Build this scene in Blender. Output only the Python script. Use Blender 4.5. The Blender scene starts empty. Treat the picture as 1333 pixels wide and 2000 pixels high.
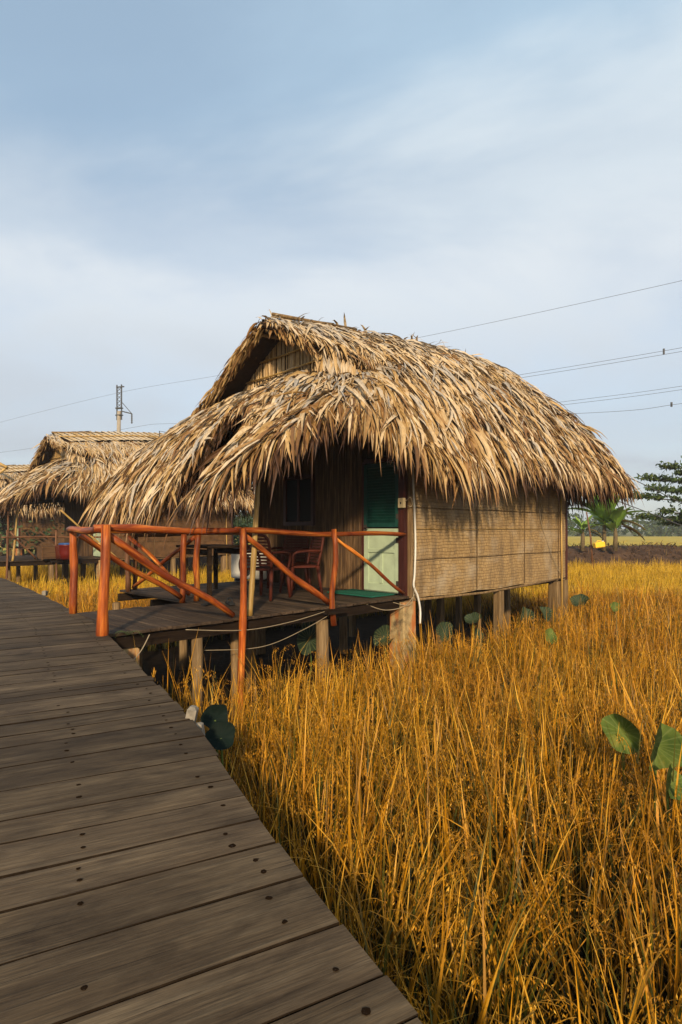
import bpy, math, random
import numpy as np
from mathutils import Vector, Matrix, Quaternion, noise as mnoise

rng = np.random.default_rng(7)
random.seed(7)
R = math.radians
scene = bpy.context.scene
COL = scene.collection

# ------------------------------------------------------------------ camera, sky, sun, exposure
F_PX, CX, HY = 1150.0, 666.5, 1032.0          # focal length and horizon, in pixels of the 1333x2000 photograph
cam_d = bpy.data.cameras.new('camera')
cam_d.sensor_fit = 'VERTICAL'
cam_d.sensor_height = 36.0
cam_d.lens = 36.0 * F_PX / 2000.0
cam_d.shift_y = (HY - 1000.0) / 2000.0
cam_d.clip_start, cam_d.clip_end = 0.05, 3000
cam = bpy.data.objects.new('camera', cam_d)
cam.location = (0, 0, 1.0)
cam.rotation_euler = (R(90), 0, 0)
COL.objects.link(cam)
scene.camera = cam

SUN_AZ = math.atan2(0.02, -1.0)              # the sun stands behind the camera, to its left
SUN_EL = R(24)
sun_dir = Vector((math.sin(SUN_AZ) * math.cos(SUN_EL), math.cos(SUN_AZ) * math.cos(SUN_EL), math.sin(SUN_EL)))

world = bpy.data.worlds.new('World')
scene.world = world
world.use_nodes = True
wn, wl = world.node_tree.nodes, world.node_tree.links
wn.clear()
w_out = wn.new('ShaderNodeOutputWorld')
w_bg = wn.new('ShaderNodeBackground')
w_bg.inputs['Strength'].default_value = 0.15
w_sky = wn.new('ShaderNodeTexSky')
w_sky.sky_type = 'NISHITA'
w_sky.sun_disc = False
w_sky.sun_elevation = SUN_EL
w_sky.sun_rotation = SUN_AZ % (2 * math.pi)
w_sky.air_density, w_sky.dust_density, w_sky.ozone_density = 1.0, 1.5, 1.2
w_tc = wn.new('ShaderNodeTexCoord')
w_sep = wn.new('ShaderNodeSeparateXYZ')
wl.new(w_tc.outputs['Generated'], w_sep.inputs[0])
w_add = wn.new('ShaderNodeMath'); w_add.operation = 'ADD'; w_add.inputs[1].default_value = 0.35
wl.new(w_sep.outputs['Z'], w_add.inputs[0])
w_div = wn.new('ShaderNodeVectorMath'); w_div.operation = 'DIVIDE'
w_cmb = wn.new('ShaderNodeCombineXYZ')
for i in range(3):
    wl.new(w_add.outputs[0], w_cmb.inputs[i])
wl.new(w_tc.outputs['Generated'], w_div.inputs[0]); wl.new(w_cmb.outputs[0], w_div.inputs[1])
w_map = wn.new('ShaderNodeMapping'); w_map.inputs['Scale'].default_value = (1.0, 1.5, 1.0)
w_map.inputs['Rotation'].default_value = (0, 0, R(25)); w_map.inputs['Location'].default_value = (3.1, 0.7, 0.0)
wl.new(w_div.outputs[0], w_map.inputs[0])
w_noi = wn.new('ShaderNodeTexNoise'); w_noi.inputs['Scale'].default_value = 1.25
w_noi.inputs['Detail'].default_value = 7; w_noi.inputs['Roughness'].default_value = 0.52
w_noi.inputs['Distortion'].default_value = 0.35
wl.new(w_map.outputs[0], w_noi.inputs['Vector'])
w_ramp = wn.new('ShaderNodeValToRGB')
w_ramp.color_ramp.interpolation = 'EASE'
w_ramp.color_ramp.elements[0].position = 0.32; w_ramp.color_ramp.elements[0].color = (0.60, 0.60, 0.60, 1)
w_ramp.color_ramp.elements[1].position = 0.70; w_ramp.color_ramp.elements[1].color = (1, 1, 1, 1)
wl.new(w_noi.outputs['Fac'], w_ramp.inputs[0])
w_mul = w_ramp.outputs['Color']
# colour of the thin cloud veil by height: grey haze low, a white belt, bluer above
w_cc = wn.new('ShaderNodeValToRGB')
w_cc.color_ramp.interpolation = 'EASE'
for _ in range(3): w_cc.color_ramp.elements.new(0.5)
for e, (p, c) in zip(w_cc.color_ramp.elements, ((0.0, (0.52, 0.58, 0.65)), (0.12, (0.60, 0.67, 0.75)), (0.34, (0.79, 0.85, 0.90)), (0.46, (0.72, 0.81, 0.88)), (0.60, (0.47, 0.635, 0.79)))):
    e.position = p; e.color = (*c, 1)
w_wob = wn.new('ShaderNodeMath'); w_wob.operation = 'MULTIPLY_ADD'; w_wob.inputs[1].default_value = -0.45; 
w_off = wn.new('ShaderNodeMath'); w_off.operation = 'ADD'; w_off.inputs[1].default_value = 0.215
wl.new(w_sep.outputs['Z'], w_off.inputs[0])
wl.new(w_noi.outputs['Fac'], w_wob.inputs[0]); wl.new(w_off.outputs[0], w_wob.inputs[2])
wl.new(w_wob.outputs[0], w_cc.inputs[0])
w_sc = wn.new('ShaderNodeVectorMath'); w_sc.operation = 'SCALE'; w_sc.inputs['Scale'].default_value = 1 / 0.15
wl.new(w_cc.outputs['Color'], w_sc.inputs[0])
w_mix = wn.new('ShaderNodeMix'); w_mix.data_type = 'RGBA'
wl.new(w_mul, w_mix.inputs['Factor'])
wl.new(w_sky.outputs['Color'], w_mix.inputs['A'])
wl.new(w_sc.outputs[0], w_mix.inputs['B'])
wl.new(w_mix.outputs['Result'], w_bg.inputs['Color'])
wl.new(w_bg.outputs[0], w_out.inputs['Surface'])

sun_d = bpy.data.lights.new('sun', 'SUN')
sun_d.energy = 5.0
sun_d.angle = R(3.0)
sun_d.color = (1.0, 0.82, 0.57)
sun = bpy.data.objects.new('sun', sun_d)
sun.rotation_euler = sun_dir.to_track_quat('Z', 'Y').to_euler()
sun.location = sun_dir * 60
COL.objects.link(sun)

scene.view_settings.view_transform = 'Standard'
scene.view_settings.look = 'None'
scene.view_settings.exposure = 0.0
scene.view_settings.gamma = 1.0
scene.view_settings.use_curve_mapping = False
scene.cycles.max_bounces = 6
scene.cycles.diffuse_bounces = 2
scene.cycles.volume_bounces = 1
scene.cycles.use_denoising = True


def at(x, y, depth):
    """world point seen at photograph pixel (x, y), depth metres ahead"""
    return Vector(((x - CX) / F_PX * depth, depth, 1.0 + (HY - y) / F_PX * depth))


def at_z(x, y, z):
    return at(x, y, F_PX * (1.0 - z) / (y - HY))


# ------------------------------------------------------------------ helpers
def setp(o, label=None, cat=None, group=None, kind=None):
    if label: o['label'] = label
    if cat: o['category'] = cat
    if group: o['group'] = group
    if kind: o['kind'] = kind
    return o


def thing(name, label, cat, loc=(0, 0, 0), rotz=0.0, group=None):
    o = bpy.data.objects.new(name, None)
    o.empty_display_size = 0.2
    o.location = loc; o.rotation_euler = (0, 0, rotz)
    COL.objects.link(o)
    return setp(o, label, cat, group)


def mesh_np(name, verts, faces, mat, smooth=False, tint=None):
    """faces: (n,4) or (n,3) array, or list of such"""
    me = bpy.data.meshes.new(name)
    verts = np.asarray(verts, dtype=np.float32)
    fl = faces if isinstance(faces, list) else [faces]
    fl = [np.asarray(f, dtype=np.int32) for f in fl if len(f)]
    loops = np.concatenate([f.ravel() for f in fl])
    tot = np.concatenate([np.full(len(f), f.shape[1], dtype=np.int32) for f in fl])
    start = np.concatenate([[0], np.cumsum(tot)[:-1]]).astype(np.int32)
    me.vertices.add(len(verts)); me.vertices.foreach_set('co', verts.ravel())
    me.loops.add(len(loops)); me.loops.foreach_set('vertex_index', loops)
    me.polygons.add(len(tot))
    me.polygons.foreach_set('loop_start', start)
    try:
        me.polygons.foreach_set('loop_total', tot)
    except Exception:
        pass
    me.polygons.foreach_set('use_smooth', np.full(len(tot), bool(smooth)))
    if tint is not None:
        a = me.color_attributes.new('tint', 'FLOAT_COLOR', 'POINT')
        t4 = np.ones((len(verts), 4), dtype=np.float32)
        tint = np.asarray(tint, dtype=np.float32)
        t4[:, :tint.shape[1]] = tint
        a.data.foreach_set('color', t4.ravel())
    me.update(calc_edges=True)
    if mat: me.materials.append(mat)
    return me


def link(name, me, parent=None, loc=None, rot=None):
    o = bpy.data.objects.new(name, me)
    COL.objects.link(o)
    if parent is not None: o.parent = parent
    if loc is not None: o.location = loc
    if rot is not None: o.rotation_euler = rot
    return o


class MB:
    def __init__(s):
        s.v, s.q, s.t = [], [], []

    def add(s, verts, quads=(), tris=()):
        b = len(s.v)
        s.v.extend([tuple(p) for p in verts])
        s.q.extend([tuple(b + i for i in f) for f in quads])
        s.t.extend([tuple(b + i for i in f) for f in tris])

    def box(s, c, size, M=None, c_=0.0):
        cx, cy, cz = c; hx, hy, hz = size[0] / 2, size[1] / 2, size[2] / 2
        pts = [Vector((cx + a * hx, cy + b * hy, cz + d * hz)) for d in (-1, 1) for a, b in ((-1, -1), (1, -1), (1, 1), (-1, 1))]
        if M is not None: pts = [M @ p for p in pts]
        s.add(pts, [(3, 2, 1, 0), (4, 5, 6, 7), (0, 1, 5, 4), (1, 2, 6, 5), (2, 3, 7, 6), (3, 0, 4, 7)])

    def cham(s, c, size, ch, M=None):
        """box whose top and bottom edges are chamfered"""
        cx, cy, cz = c; hx, hy, hz = size[0] / 2, size[1] / 2, size[2] / 2
        rings = [(-hz, ch), (-hz + ch, 0), (hz - ch, 0), (hz, ch)]
        pts = []
        for z, i in rings:
            for a, b in ((-1, -1), (1, -1), (1, 1), (-1, 1)):
                pts.append(Vector((cx + a * (hx - i), cy + b * (hy - i), cz + z)))
        if M is not None: pts = [M @ p for p in pts]
        q = [(3, 2, 1, 0), (12, 13, 14, 15)]
        for r in range(3):
            for k in range(4):
                q.append((r * 4 + k, r * 4 + (k + 1) % 4, r * 4 + 4 + (k + 1) % 4, r * 4 + 4 + k))
        s.add(pts, q)

    def tube(s, path, rad, n=8, cap=True, jit=0.0):
        path = [Vector(p) for p in path]
        m = len(path)
        rad = [rad] * m if not hasattr(rad, '__len__') else rad
        prev = None; vs = []
        for i, p in enumerate(path):
            d = (path[min(i + 1, m - 1)] - path[max(i - 1, 0)]).normalized()
            if prev is None:
                a = d.orthogonal().normalized()
            else:
                a = (prev - d * prev.dot(d)).normalized()
            prev = a; b = d.cross(a)
            for k in range(n):
                t = 2 * math.pi * k / n
                r = rad[i] * (1 + (random.uniform(-jit, jit) if jit else 0))
                vs.append(p + (a * math.cos(t) + b * math.sin(t)) * r)
        q = [(i * n + k, i * n + (k + 1) % n, (i + 1) * n + (k + 1) % n, (i + 1) * n + k) for i in range(m - 1) for k in range(n)]
        t = []
        if cap:
            vs.append(path[0]); vs.append(path[-1])
            t = [(m * n, (k + 1) % n, k) for k in range(n)] + [(m * n + 1, (m - 1) * n + k, (m - 1) * n + (k + 1) % n) for k in range(n)]
        s.add(vs, q, t)

    def mesh(s, name, mat, smooth=False):
        return mesh_np(name, s.v, [np.array(s.q, dtype=np.int32).reshape(-1, 4), np.array(s.t, dtype=np.int32).reshape(-1, 3)], mat, smooth)

    def build(s, name, mat, parent=None, smooth=False):
        return link(name, s.mesh(name, mat, smooth), parent)


def smooth_path(pts, n=12):
    pts = [Vector(p) for p in pts]
    out = []
    for i in range(len(pts) - 1):
        p0 = pts[max(i - 1, 0)]; p1 = pts[i]; p2 = pts[i + 1]; p3 = pts[min(i + 2, len(pts) - 1)]
        for k in range(n):
            t = k / n
            out.append(0.5 * ((2 * p1) + (p2 - p0) * t + (2 * p0 - 5 * p1 + 4 * p2 - p3) * t * t + (3 * p1 - p0 - 3 * p2 + p3) * t ** 3))
    out.append(pts[-1])
    return out


# ------------------------------------------------------------------ materials
def mat_base(name, rough=0.7, spec=0.3):
    m = bpy.data.materials.new(name)
    m.use_nodes = True
    nt = m.node_tree
    b = nt.nodes['Principled BSDF']
    b.inputs['Roughness'].default_value = rough
    b.inputs['Specular IOR Level'].default_value = spec
    return m, nt, b


def ramp(nt, fac, stops):
    r = nt.nodes.new('ShaderNodeValToRGB')
    cr = r.color_ramp
    while len(cr.elements) < len(stops): cr.elements.new(0.5)
    for e, (p, c) in zip(cr.elements, stops):
        e.position = p; e.color = (*c, 1) if len(c) == 3 else c
    nt.links.new(fac, r.inputs[0])
    return r.outputs['Color']


def noise_tex(nt, vec, scale, detail=4, rough=0.55, dist=0.0):
    n = nt.nodes.new('ShaderNodeTexNoise')
    n.inputs['Scale'].default_value = scale; n.inputs['Detail'].default_value = detail
    n.inputs['Roughness'].default_value = rough; n.inputs['Distortion'].default_value = dist
    if vec is not None: nt.links.new(vec, n.inputs['Vector'])
    return n.outputs['Fac']


def mapping(nt, vec, scale=(1, 1, 1), loc=(0, 0, 0)):
    m = nt.nodes.new('ShaderNodeMapping')
    m.inputs['Scale'].default_value = scale; m.inputs['Location'].default_value = loc
    nt.links.new(vec, m.inputs[0])
    return m.outputs[0]


def tcoord(nt, which='Object'):
    return nt.nodes.new('ShaderNodeTexCoord').outputs[which]


def obj_rand_vec(nt, vec, amount=37.0):
    """shift texture space by a per-object random amount"""
    oi = nt.nodes.new('ShaderNodeObjectInfo')
    mu = nt.nodes.new('ShaderNodeMath'); mu.operation = 'MULTIPLY'; mu.inputs[1].default_value = amount
    nt.links.new(oi.outputs['Random'], mu.inputs[0])
    ad = nt.nodes.new('ShaderNodeVectorMath'); ad.operation = 'ADD'
    nt.links.new(vec, ad.inputs[0]); nt.links.new(mu.outputs[0], ad.inputs[1])
    return ad.outputs[0], oi.outputs['Random']


def mixc(nt, fac, a, b, mode='MIX'):
    m = nt.nodes.new('ShaderNodeMix'); m.data_type = 'RGBA'; m.blend_type = mode
    for sock, v in ((m.inputs['Factor'], fac), (m.inputs['A'], a), (m.inputs['B'], b)):
        if hasattr(v, 'is_output'): nt.links.new(v, sock)
        elif isinstance(v, (int, float)): sock.default_value = v
        else: sock.default_value = (*v, 1) if len(v) == 3 else v
    return m.outputs['Result']


def math_n(nt, op, a, b=0.0):
    m = nt.nodes.new('ShaderNodeMath'); m.operation = op
    for i, v in enumerate((a, b)):
        if hasattr(v, 'is_output'): nt.links.new(v, m.inputs[i])
        else: m.inputs[i].default_value = v
    return m.outputs[0]


def bump(nt, b, h, strength=0.4, dist=0.01):
    n = nt.nodes.new('ShaderNodeBump')
    n.inputs['Strength'].default_value = strength; n.inputs['Distance'].default_value = dist
    nt.links.new(h, n.inputs['Height']); nt.links.new(n.outputs[0], b.inputs['Normal'])


def wood_mat(name, c_dark, c_mid, c_light, rough=0.75, axis=0, spec=0.25, stain=0.5, grain=1.0, bstr=0.5, lo=0.34, hi=0.66):
    m, nt, b = mat_base(name, rough, spec)
    v, rnd = obj_rand_vec(nt, tcoord(nt))
    sc = [26, 26, 26]; sc[axis] = 1.6
    g = noise_tex(nt, mapping(nt, v, sc), 1.0 * grain, 7, 0.62, 0.4)
    sc2 = [90, 90, 90]; sc2[axis] = 3.0
    g2 = noise_tex(nt, mapping(nt, v, sc2), 1.0 * grain, 4, 0.6)
    mixg = math_n(nt, 'ADD', math_n(nt, 'MULTIPLY', g, 0.6), math_n(nt, 'MULTIPLY', g2, 0.4))
    col = ramp(nt, mixg, [(lo, c_dark), (0.50, c_mid), (hi, c_light)])
    sc3 = [7, 7, 7]; sc3[axis] = 1.5
    blot = noise_tex(nt, mapping(nt, v, sc3), 1.0, 5, 0.6, 0.6)
    col = mixc(nt, math_n(nt, 'MULTIPLY', ramp(nt, blot, [(0.42, (1, 1, 1)), (0.62, (0, 0, 0))]), stain), col, c_dark)
    tone = ramp(nt, rnd, [(0.0, (0.72, 0.70, 0.68)), (0.5, (1.0, 0.98, 0.95)), (1.0, (1.22, 1.2, 1.2))])
    col = mixc(nt, 1.0, col, tone, 'MULTIPLY')
    nt.links.new(col, b.inputs['Base Color'])
    bump(nt, b, mixg, bstr, 0.006)
    return m, nt, b, col, v


def simple_mat(name, col, rough=0.6, spec=0.3, var=0.25, scale=8.0):
    m, nt, b = mat_base(name, rough, spec)
    v, rnd = obj_rand_vec(nt, tcoord(nt))
    f = noise_tex(nt, v, scale, 5, 0.6)
    dark = tuple(c * (1 - var) for c in col); lite = tuple(min(1, c * (1 + var)) for c in col)
    nt.links.new(ramp(nt, f, [(0.3, dark), (0.7, lite)]), b.inputs['Base Color'])
    bump(nt, b, f, 0.25, 0.005)
    return m


# weathered boardwalk planks, with water rings here and there
M_plank, nt, b, col, v = wood_mat('weathered_plank', (0.034, 0.021, 0.012), (0.100, 0.070, 0.041), (0.178, 0.133, 0.083), 0.8, 0, 0.15, 0.45, 1.0, 1.0, 0.22, 0.80)
geo = nt.nodes.new('ShaderNodeNewGeometry')
ring_n = noise_tex(nt, geo.outputs['Position'], 2.6, 3, 0.5, 0.8)
ring = ramp(nt, ring_n, [(0.595, (0, 0, 0)), (0.607, (1, 1, 1)), (0.622, (0.25, 0.25, 0.25)), (0.70, (0.15, 0.15, 0.15))])
where = ramp(nt, noise_tex(nt, geo.outputs['Position'], 0.7, 2, 0.5), [(0.46, (0, 0, 0)), (0.58, (1, 1, 1))])
rf = math_n(nt, 'MULTIPLY', math_n(nt, 'MULTIPLY', ring, where), 0.6)
col2 = mixc(nt, rf, col, (0.040, 0.026, 0.018))
ck = noise_tex(nt, mapping(nt, v, (1.1, 120, 120)), 1.0, 3, 0.5, 0.3)     # hairline cracks along the grain
ckm = ramp(nt, ck, [(0.30, (1, 1, 1)), (0.33, (0, 0, 0))])
iso = noise_tex(nt, mapping(nt, v, (3.0, 6.0, 6.0)), 1.0, 6, 0.65, 0.5)
col2 = mixc(nt, 1.0, col2, ramp(nt, iso, [(0.30, (0.52, 0.50, 0.48)), (0.5, (1, 1, 1)), (0.72, (1.38, 1.36, 1.3))]), 'MULTIPLY')
gs = noise_tex(nt, mapping(nt, v, (9, 240, 240)), 1.0, 3, 0.7)
col2 = mixc(nt, 1.0, col2, ramp(nt, gs, [(0.3, (0.66, 0.64, 0.62)), (0.7, (1.3, 1.28, 1.25))]), 'MULTIPLY')
col2 = mixc(nt, math_n(nt, 'MULTIPLY', ckm, 0.85), col2, (0.016, 0.010, 0.006))
nt.links.new(col2, b.inputs['Base Color'])
M_deck, *_ = wood_mat('deck_board', (0.022, 0.013, 0.008), (0.070, 0.044, 0.025), (0.12, 0.082, 0.05), 0.75, 1, 0.2, 0.6)
M_beam, *_ = wood_mat('dark_beam', (0.010, 0.006, 0.004), (0.028, 0.017, 0.010), (0.055, 0.036, 0.021), 0.85, 0, 0.06, 0.5)
M_stilt, *_ = wood_mat('stilt_wood', (0.07, 0.04, 0.018), (0.22, 0.14, 0.065), (0.35, 0.24, 0.12), 0.8, 2, 0.15, 0.4)
M_maroon, *_ = wood_mat('maroon_post', (0.025, 0.006, 0.004), (0.055, 0.013, 0.009), (0.085, 0.022, 0.014), 0.5, 2, 0.4, 0.3)
M_log, *_ = wood_mat('varnished_log', (0.10, 0.014, 0.004), (0.42, 0.095, 0.010), (0.78, 0.33, 0.048), 0.5, 2, 0.25, 0.85, 0.7, 0.9)
M_logdull, *_ = wood_mat('dull_log', (0.06, 0.022, 0.010), (0.17, 0.075, 0.03), (0.27, 0.13, 0.06), 0.6, 2, 0.3, 0.6)
M_bamboo, *_ = wood_mat('bamboo_pole', (0.22, 0.12, 0.03), (0.46, 0.28, 0.07), (0.60, 0.42, 0.14), 0.45, 2, 0.4, 0.35)
M_slat, *_ = wood_mat('bamboo_slat', (0.030, 0.015, 0.007), (0.105, 0.057, 0.024), (0.25, 0.155, 0.07), 0.65, 2, 0.15, 0.5)
M_crate, *_ = wood_mat('crate_wood', (0.04, 0.02, 0.008), (0.10, 0.05, 0.02), (0.16, 0.09, 0.04), 0.7, 0, 0.2, 0.3)


def thatch_mat(name='thatch'):
    m, nt, b = mat_base(name, 0.55, 0.35)
    at_ = nt.nodes.new('ShaderNodeAttribute'); at_.attribute_name = 'tint'
    sep = nt.nodes.new('ShaderNodeSeparateColor')
    nt.links.new(at_.outputs['Color'], sep.inputs[0])
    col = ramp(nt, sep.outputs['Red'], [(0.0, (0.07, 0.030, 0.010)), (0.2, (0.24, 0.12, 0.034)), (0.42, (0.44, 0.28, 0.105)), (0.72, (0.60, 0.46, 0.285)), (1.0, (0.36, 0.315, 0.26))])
    streak = noise_tex(nt, mapping(nt, tcoord(nt), (30, 30, 12)), 1.0, 3, 0.6)
    col = mixc(nt, 1.0, col, ramp(nt, streak, [(0.3, (0.74, 0.70, 0.66)), (0.65, (1.08, 1.06, 1.04))]), 'MULTIPLY')
    tip = ramp(nt, sep.outputs['Green'], [(0.0, (0.8, 0.7, 0.55)), (0.25, (1, 1, 1)), (0.7, (1, 1, 1)), (1.0, (0.62, 0.48, 0.36))])
    col = mixc(nt, 1.0, col, tip, 'MULTIPLY')
    nt.links.new(col, b.inputs['Base Color'])
    return m


M_thatch = thatch_mat()
M_under = simple_mat('thatch_backing', (0.035, 0.019, 0.009), 0.9, 0.1, 0.4, 14)


def weave_mat():
    m, nt, b = mat_base('woven_mat', 0.7, 0.25)
    v = tcoord(nt)
    sp = nt.nodes.new('ShaderNodeSeparateXYZ'); nt.links.new(v, sp.inputs[0])
    cm = nt.nodes.new('ShaderNodeCombineXYZ')
    wob = math_n(nt, 'MULTIPLY', noise_tex(nt, v, 3.0, 3, 0.6), 0.09)
    nt.links.new(sp.outputs['X'], cm.inputs[0]); nt.links.new(math_n(nt, 'ADD', sp.outputs['Z'], wob), cm.inputs[1])
    br = nt.nodes.new('ShaderNodeTexBrick')
    br.offset = 0.5; br.squash = 1.0
    br.inputs['Scale'].default_value = 1.0
    br.inputs['Brick Width'].default_value = 0.026; br.inputs['Row Height'].default_value = 0.052
    br.inputs['Mortar Size'].default_value = 0.0032; br.inputs['Mortar Smooth'].default_value = 0.8
    br.inputs['Color1'].default_value = (0.50, 0.335, 0.15, 1); br.inputs['Color2'].default_value = (0.37, 0.235, 0.10, 1)
    br.inputs['Mortar'].default_value = (0.14, 0.088, 0.04, 1)
    nt.links.new(cm.outputs[0], br.inputs['Vector'])
    gr = noise_tex(nt, mapping(nt, v, (150, 150, 16)), 1.0, 4, 0.6)
    col = mixc(nt, 1.0, br.outputs['Color'], ramp(nt, gr, [(0.3, (0.62, 0.60, 0.56)), (0.7, (1.25, 1.2, 1.12))]), 'MULTIPLY')
    st = noise_tex(nt, mapping(nt, v, (5.0, 5.0, 0.9)), 1.0, 5, 0.65)     # rain streaks
    col = mixc(nt, math_n(nt, 'MULTIPLY', ramp(nt, st, [(0.44, (0, 0, 0)), (0.66, (1, 1, 1))]), 0.62), col, (0.13, 0.085, 0.05))
    st2 = noise_tex(nt, v, 1.9, 4, 0.6)
    col = mixc(nt, math_n(nt, 'MULTIPLY', ramp(nt, st2, [(0.5, (0, 0, 0)), (0.7, (1, 1, 1))]), 0.45), col, (0.50, 0.41, 0.29))
    nt.links.new(col, b.inputs['Base Color'])
    h = math_n(nt, 'ADD', math_n(nt, 'MULTIPLY', br.outputs['Fac'], -1.0), math_n(nt, 'MULTIPLY', gr, 0.4))
    bump(nt, b, h, 0.75, 0.012)
    return m


M_weave = weave_mat()
M_panel = simple_mat('bamboo_panel', (0.11, 0.055, 0.022), 0.7, 0.2, 0.35, 6)


def concrete_mat():
    m, nt, b = mat_base('stained_concrete', 0.85, 0.2)
    v, _ = obj_rand_vec(nt, tcoord(nt))
    f = noise_tex(nt, v, 9, 6, 0.65)
    col = ramp(nt, f, [(0.3, (0.20, 0.135, 0.06)), (0.55, (0.40, 0.28, 0.13)), (0.75, (0.50, 0.38, 0.20))])
    r = noise_tex(nt, mapping(nt, v, (6, 6, 1.6)), 1.0, 4, 0.6)
    col = mixc(nt, math_n(nt, 'MULTIPLY', ramp(nt, r, [(0.46, (0, 0, 0)), (0.6, (1, 1, 1))]), 0.8), col, (0.42, 0.10, 0.012))
    d = noise_tex(nt, v, 3.5, 5, 0.7)
    col = mixc(nt, math_n(nt, 'MULTIPLY', ramp(nt, d, [(0.55, (0, 0, 0)), (0.68, (1, 1, 1))]), 0.75), col, (0.05, 0.035, 0.025))
    nt.links.new(col, b.inputs['Base Color'])
    bump(nt, b, f, 0.5, 0.01)
    return m


M_conc = concrete_mat()
M_green = simple_mat('green_paint', (0.006, 0.048, 0.036), 0.5, 0.4, 0.25, 10)
M_pale = simple_mat('pale_green_paint', (0.40, 0.47, 0.31), 0.5, 0.3, 0.12, 5)
M_white = simple_mat('white_plastic', (0.62, 0.58, 0.50), 0.5, 0.3, 0.12, 6)
M_cable = simple_mat('pale_cable', (0.30, 0.23, 0.14), 0.6, 0.3, 0.15, 6)
M_black = simple_mat('black_rubber', (0.012, 0.012, 0.012), 0.6, 0.3, 0.2, 9)
M_joint = simple_mat('joint_dirt_shade', (0.020, 0.013, 0.008), 0.95, 0.0, 0.4, 20)  # joint dirt with the shade of the gaps in its colour
M_nail = simple_mat('nail_stain', (0.016, 0.009, 0.005), 0.95, 0.0, 0.2, 9)
M_iron = simple_mat('rusty_iron', (0.05, 0.038, 0.03), 0.7, 0.4, 0.3, 12)
M_red = simple_mat('red_brown_plastic', (0.075, 0.016, 0.008), 0.55, 0.15, 0.12, 5)
M_redtub = simple_mat('red_plastic', (0.11, 0.008, 0.005), 0.4, 0.4, 0.1, 5)
M_blue = simple_mat('blue_plastic', (0.02, 0.07, 0.22), 0.4, 0.4, 0.1, 5)
M_yellow = simple_mat('yellow_plastic', (0.85, 0.50, 0.03), 0.4, 0.4, 0.1, 5)
M_mat = simple_mat('green_mat', (0.015, 0.10, 0.065), 0.9, 0.1, 0.3, 60)
M_glass = simple_mat('dark_glass', (0.006, 0.006, 0.007), 0.5, 0.08, 0.1, 3)
M_pole = simple_mat('pole_concrete', (0.34, 0.28, 0.21), 0.85, 0.2, 0.2, 3)
M_steel = simple_mat('dark_steel', (0.07, 0.07, 0.075), 0.6, 0.4, 0.2, 4)
M_wire = simple_mat('wire', (0.06, 0.06, 0.065), 0.6, 0.3, 0.1, 1)
M_chalk = simple_mat('whitewashed_block', (0.22, 0.185, 0.14), 0.85, 0.2, 0.35, 25)


def tint_mat(name, stops, rough=0.6, spec=0.3, trans=0.0, patch=None, patch_scale=0.5):
    """colour from the per-vertex random 'tint' (red), second ramp by world-space patches"""
    m, nt, b = mat_base(name, rough, spec)
    a = nt.nodes.new('ShaderNodeAttribute'); a.attribute_name = 'tint'
    sep = nt.nodes.new('ShaderNodeSeparateColor'); nt.links.new(a.outputs['Color'], sep.inputs[0])
    col = ramp(nt, sep.outputs['Red'], stops)
    if patch:
        g = nt.nodes.new('ShaderNodeNewGeometry')
        n = noise_tex(nt, g.outputs['Position'], patch_scale, 4, 0.6)
        f = ramp(nt, n, [(0.40, (0, 0, 0)), (0.66, (1, 1, 1))])
        col = mixc(nt, math_n(nt, 'MULTIPLY', f, 0.55), col, mixc(nt, 1.0, col, patch, 'MULTIPLY'))
    nt.links.new(col, b.inputs['Base Color'])
    if trans:
        tb = nt.nodes.new('ShaderNodeBsdfTranslucent'); nt.links.new(col, tb.inputs['Color'])
        mx = nt.nodes.new('ShaderNodeMixShader'); mx.inputs[0].default_value = trans
        nt.links.new(b.outputs[0], mx.inputs[1]); nt.links.new(tb.outputs[0], mx.inputs[2])
        nt.links.new(mx.outputs[0], nt.nodes['Material Output'].inputs['Surface'])
    return m


M_ricefar = tint_mat('rice_far', [(0.0, (0.12, 0.085, 0.008)), (0.3, (0.40, 0.23, 0.012)), (0.6, (0.66, 0.38, 0.02)), (1.0, (0.78, 0.50, 0.05))], 0.5, 0.2, 0.22, (0.8, 0.7, 0.5), 0.35)
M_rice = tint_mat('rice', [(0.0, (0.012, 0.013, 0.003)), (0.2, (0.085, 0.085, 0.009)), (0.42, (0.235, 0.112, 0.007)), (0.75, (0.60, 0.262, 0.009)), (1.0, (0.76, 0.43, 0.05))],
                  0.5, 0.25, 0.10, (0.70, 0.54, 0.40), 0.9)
M_leafg = tint_mat('green_leaf', [(0.0, (0.022, 0.044, 0.010)), (0.5, (0.060, 0.10, 0.022)), (1.0, (0.13, 0.155, 0.04))], 0.55, 0.2, 0.25)
M_farleaf = tint_mat('far_leaf', [(0.0, (0.022, 0.042, 0.016)), (0.5, (0.05, 0.08, 0.03)), (1.0, (0.09, 0.115, 0.045))], 0.7, 0.2, 0.2)
M_scrub = tint_mat('dry_scrub', [(0.0, (0.03, 0.018, 0.012)), (0.4, (0.075, 0.042, 0.024)), (0.75, (0.15, 0.085, 0.045)), (1.0, (0.07, 0.09, 0.025))], 0.8, 0.1, 0.1)


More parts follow.
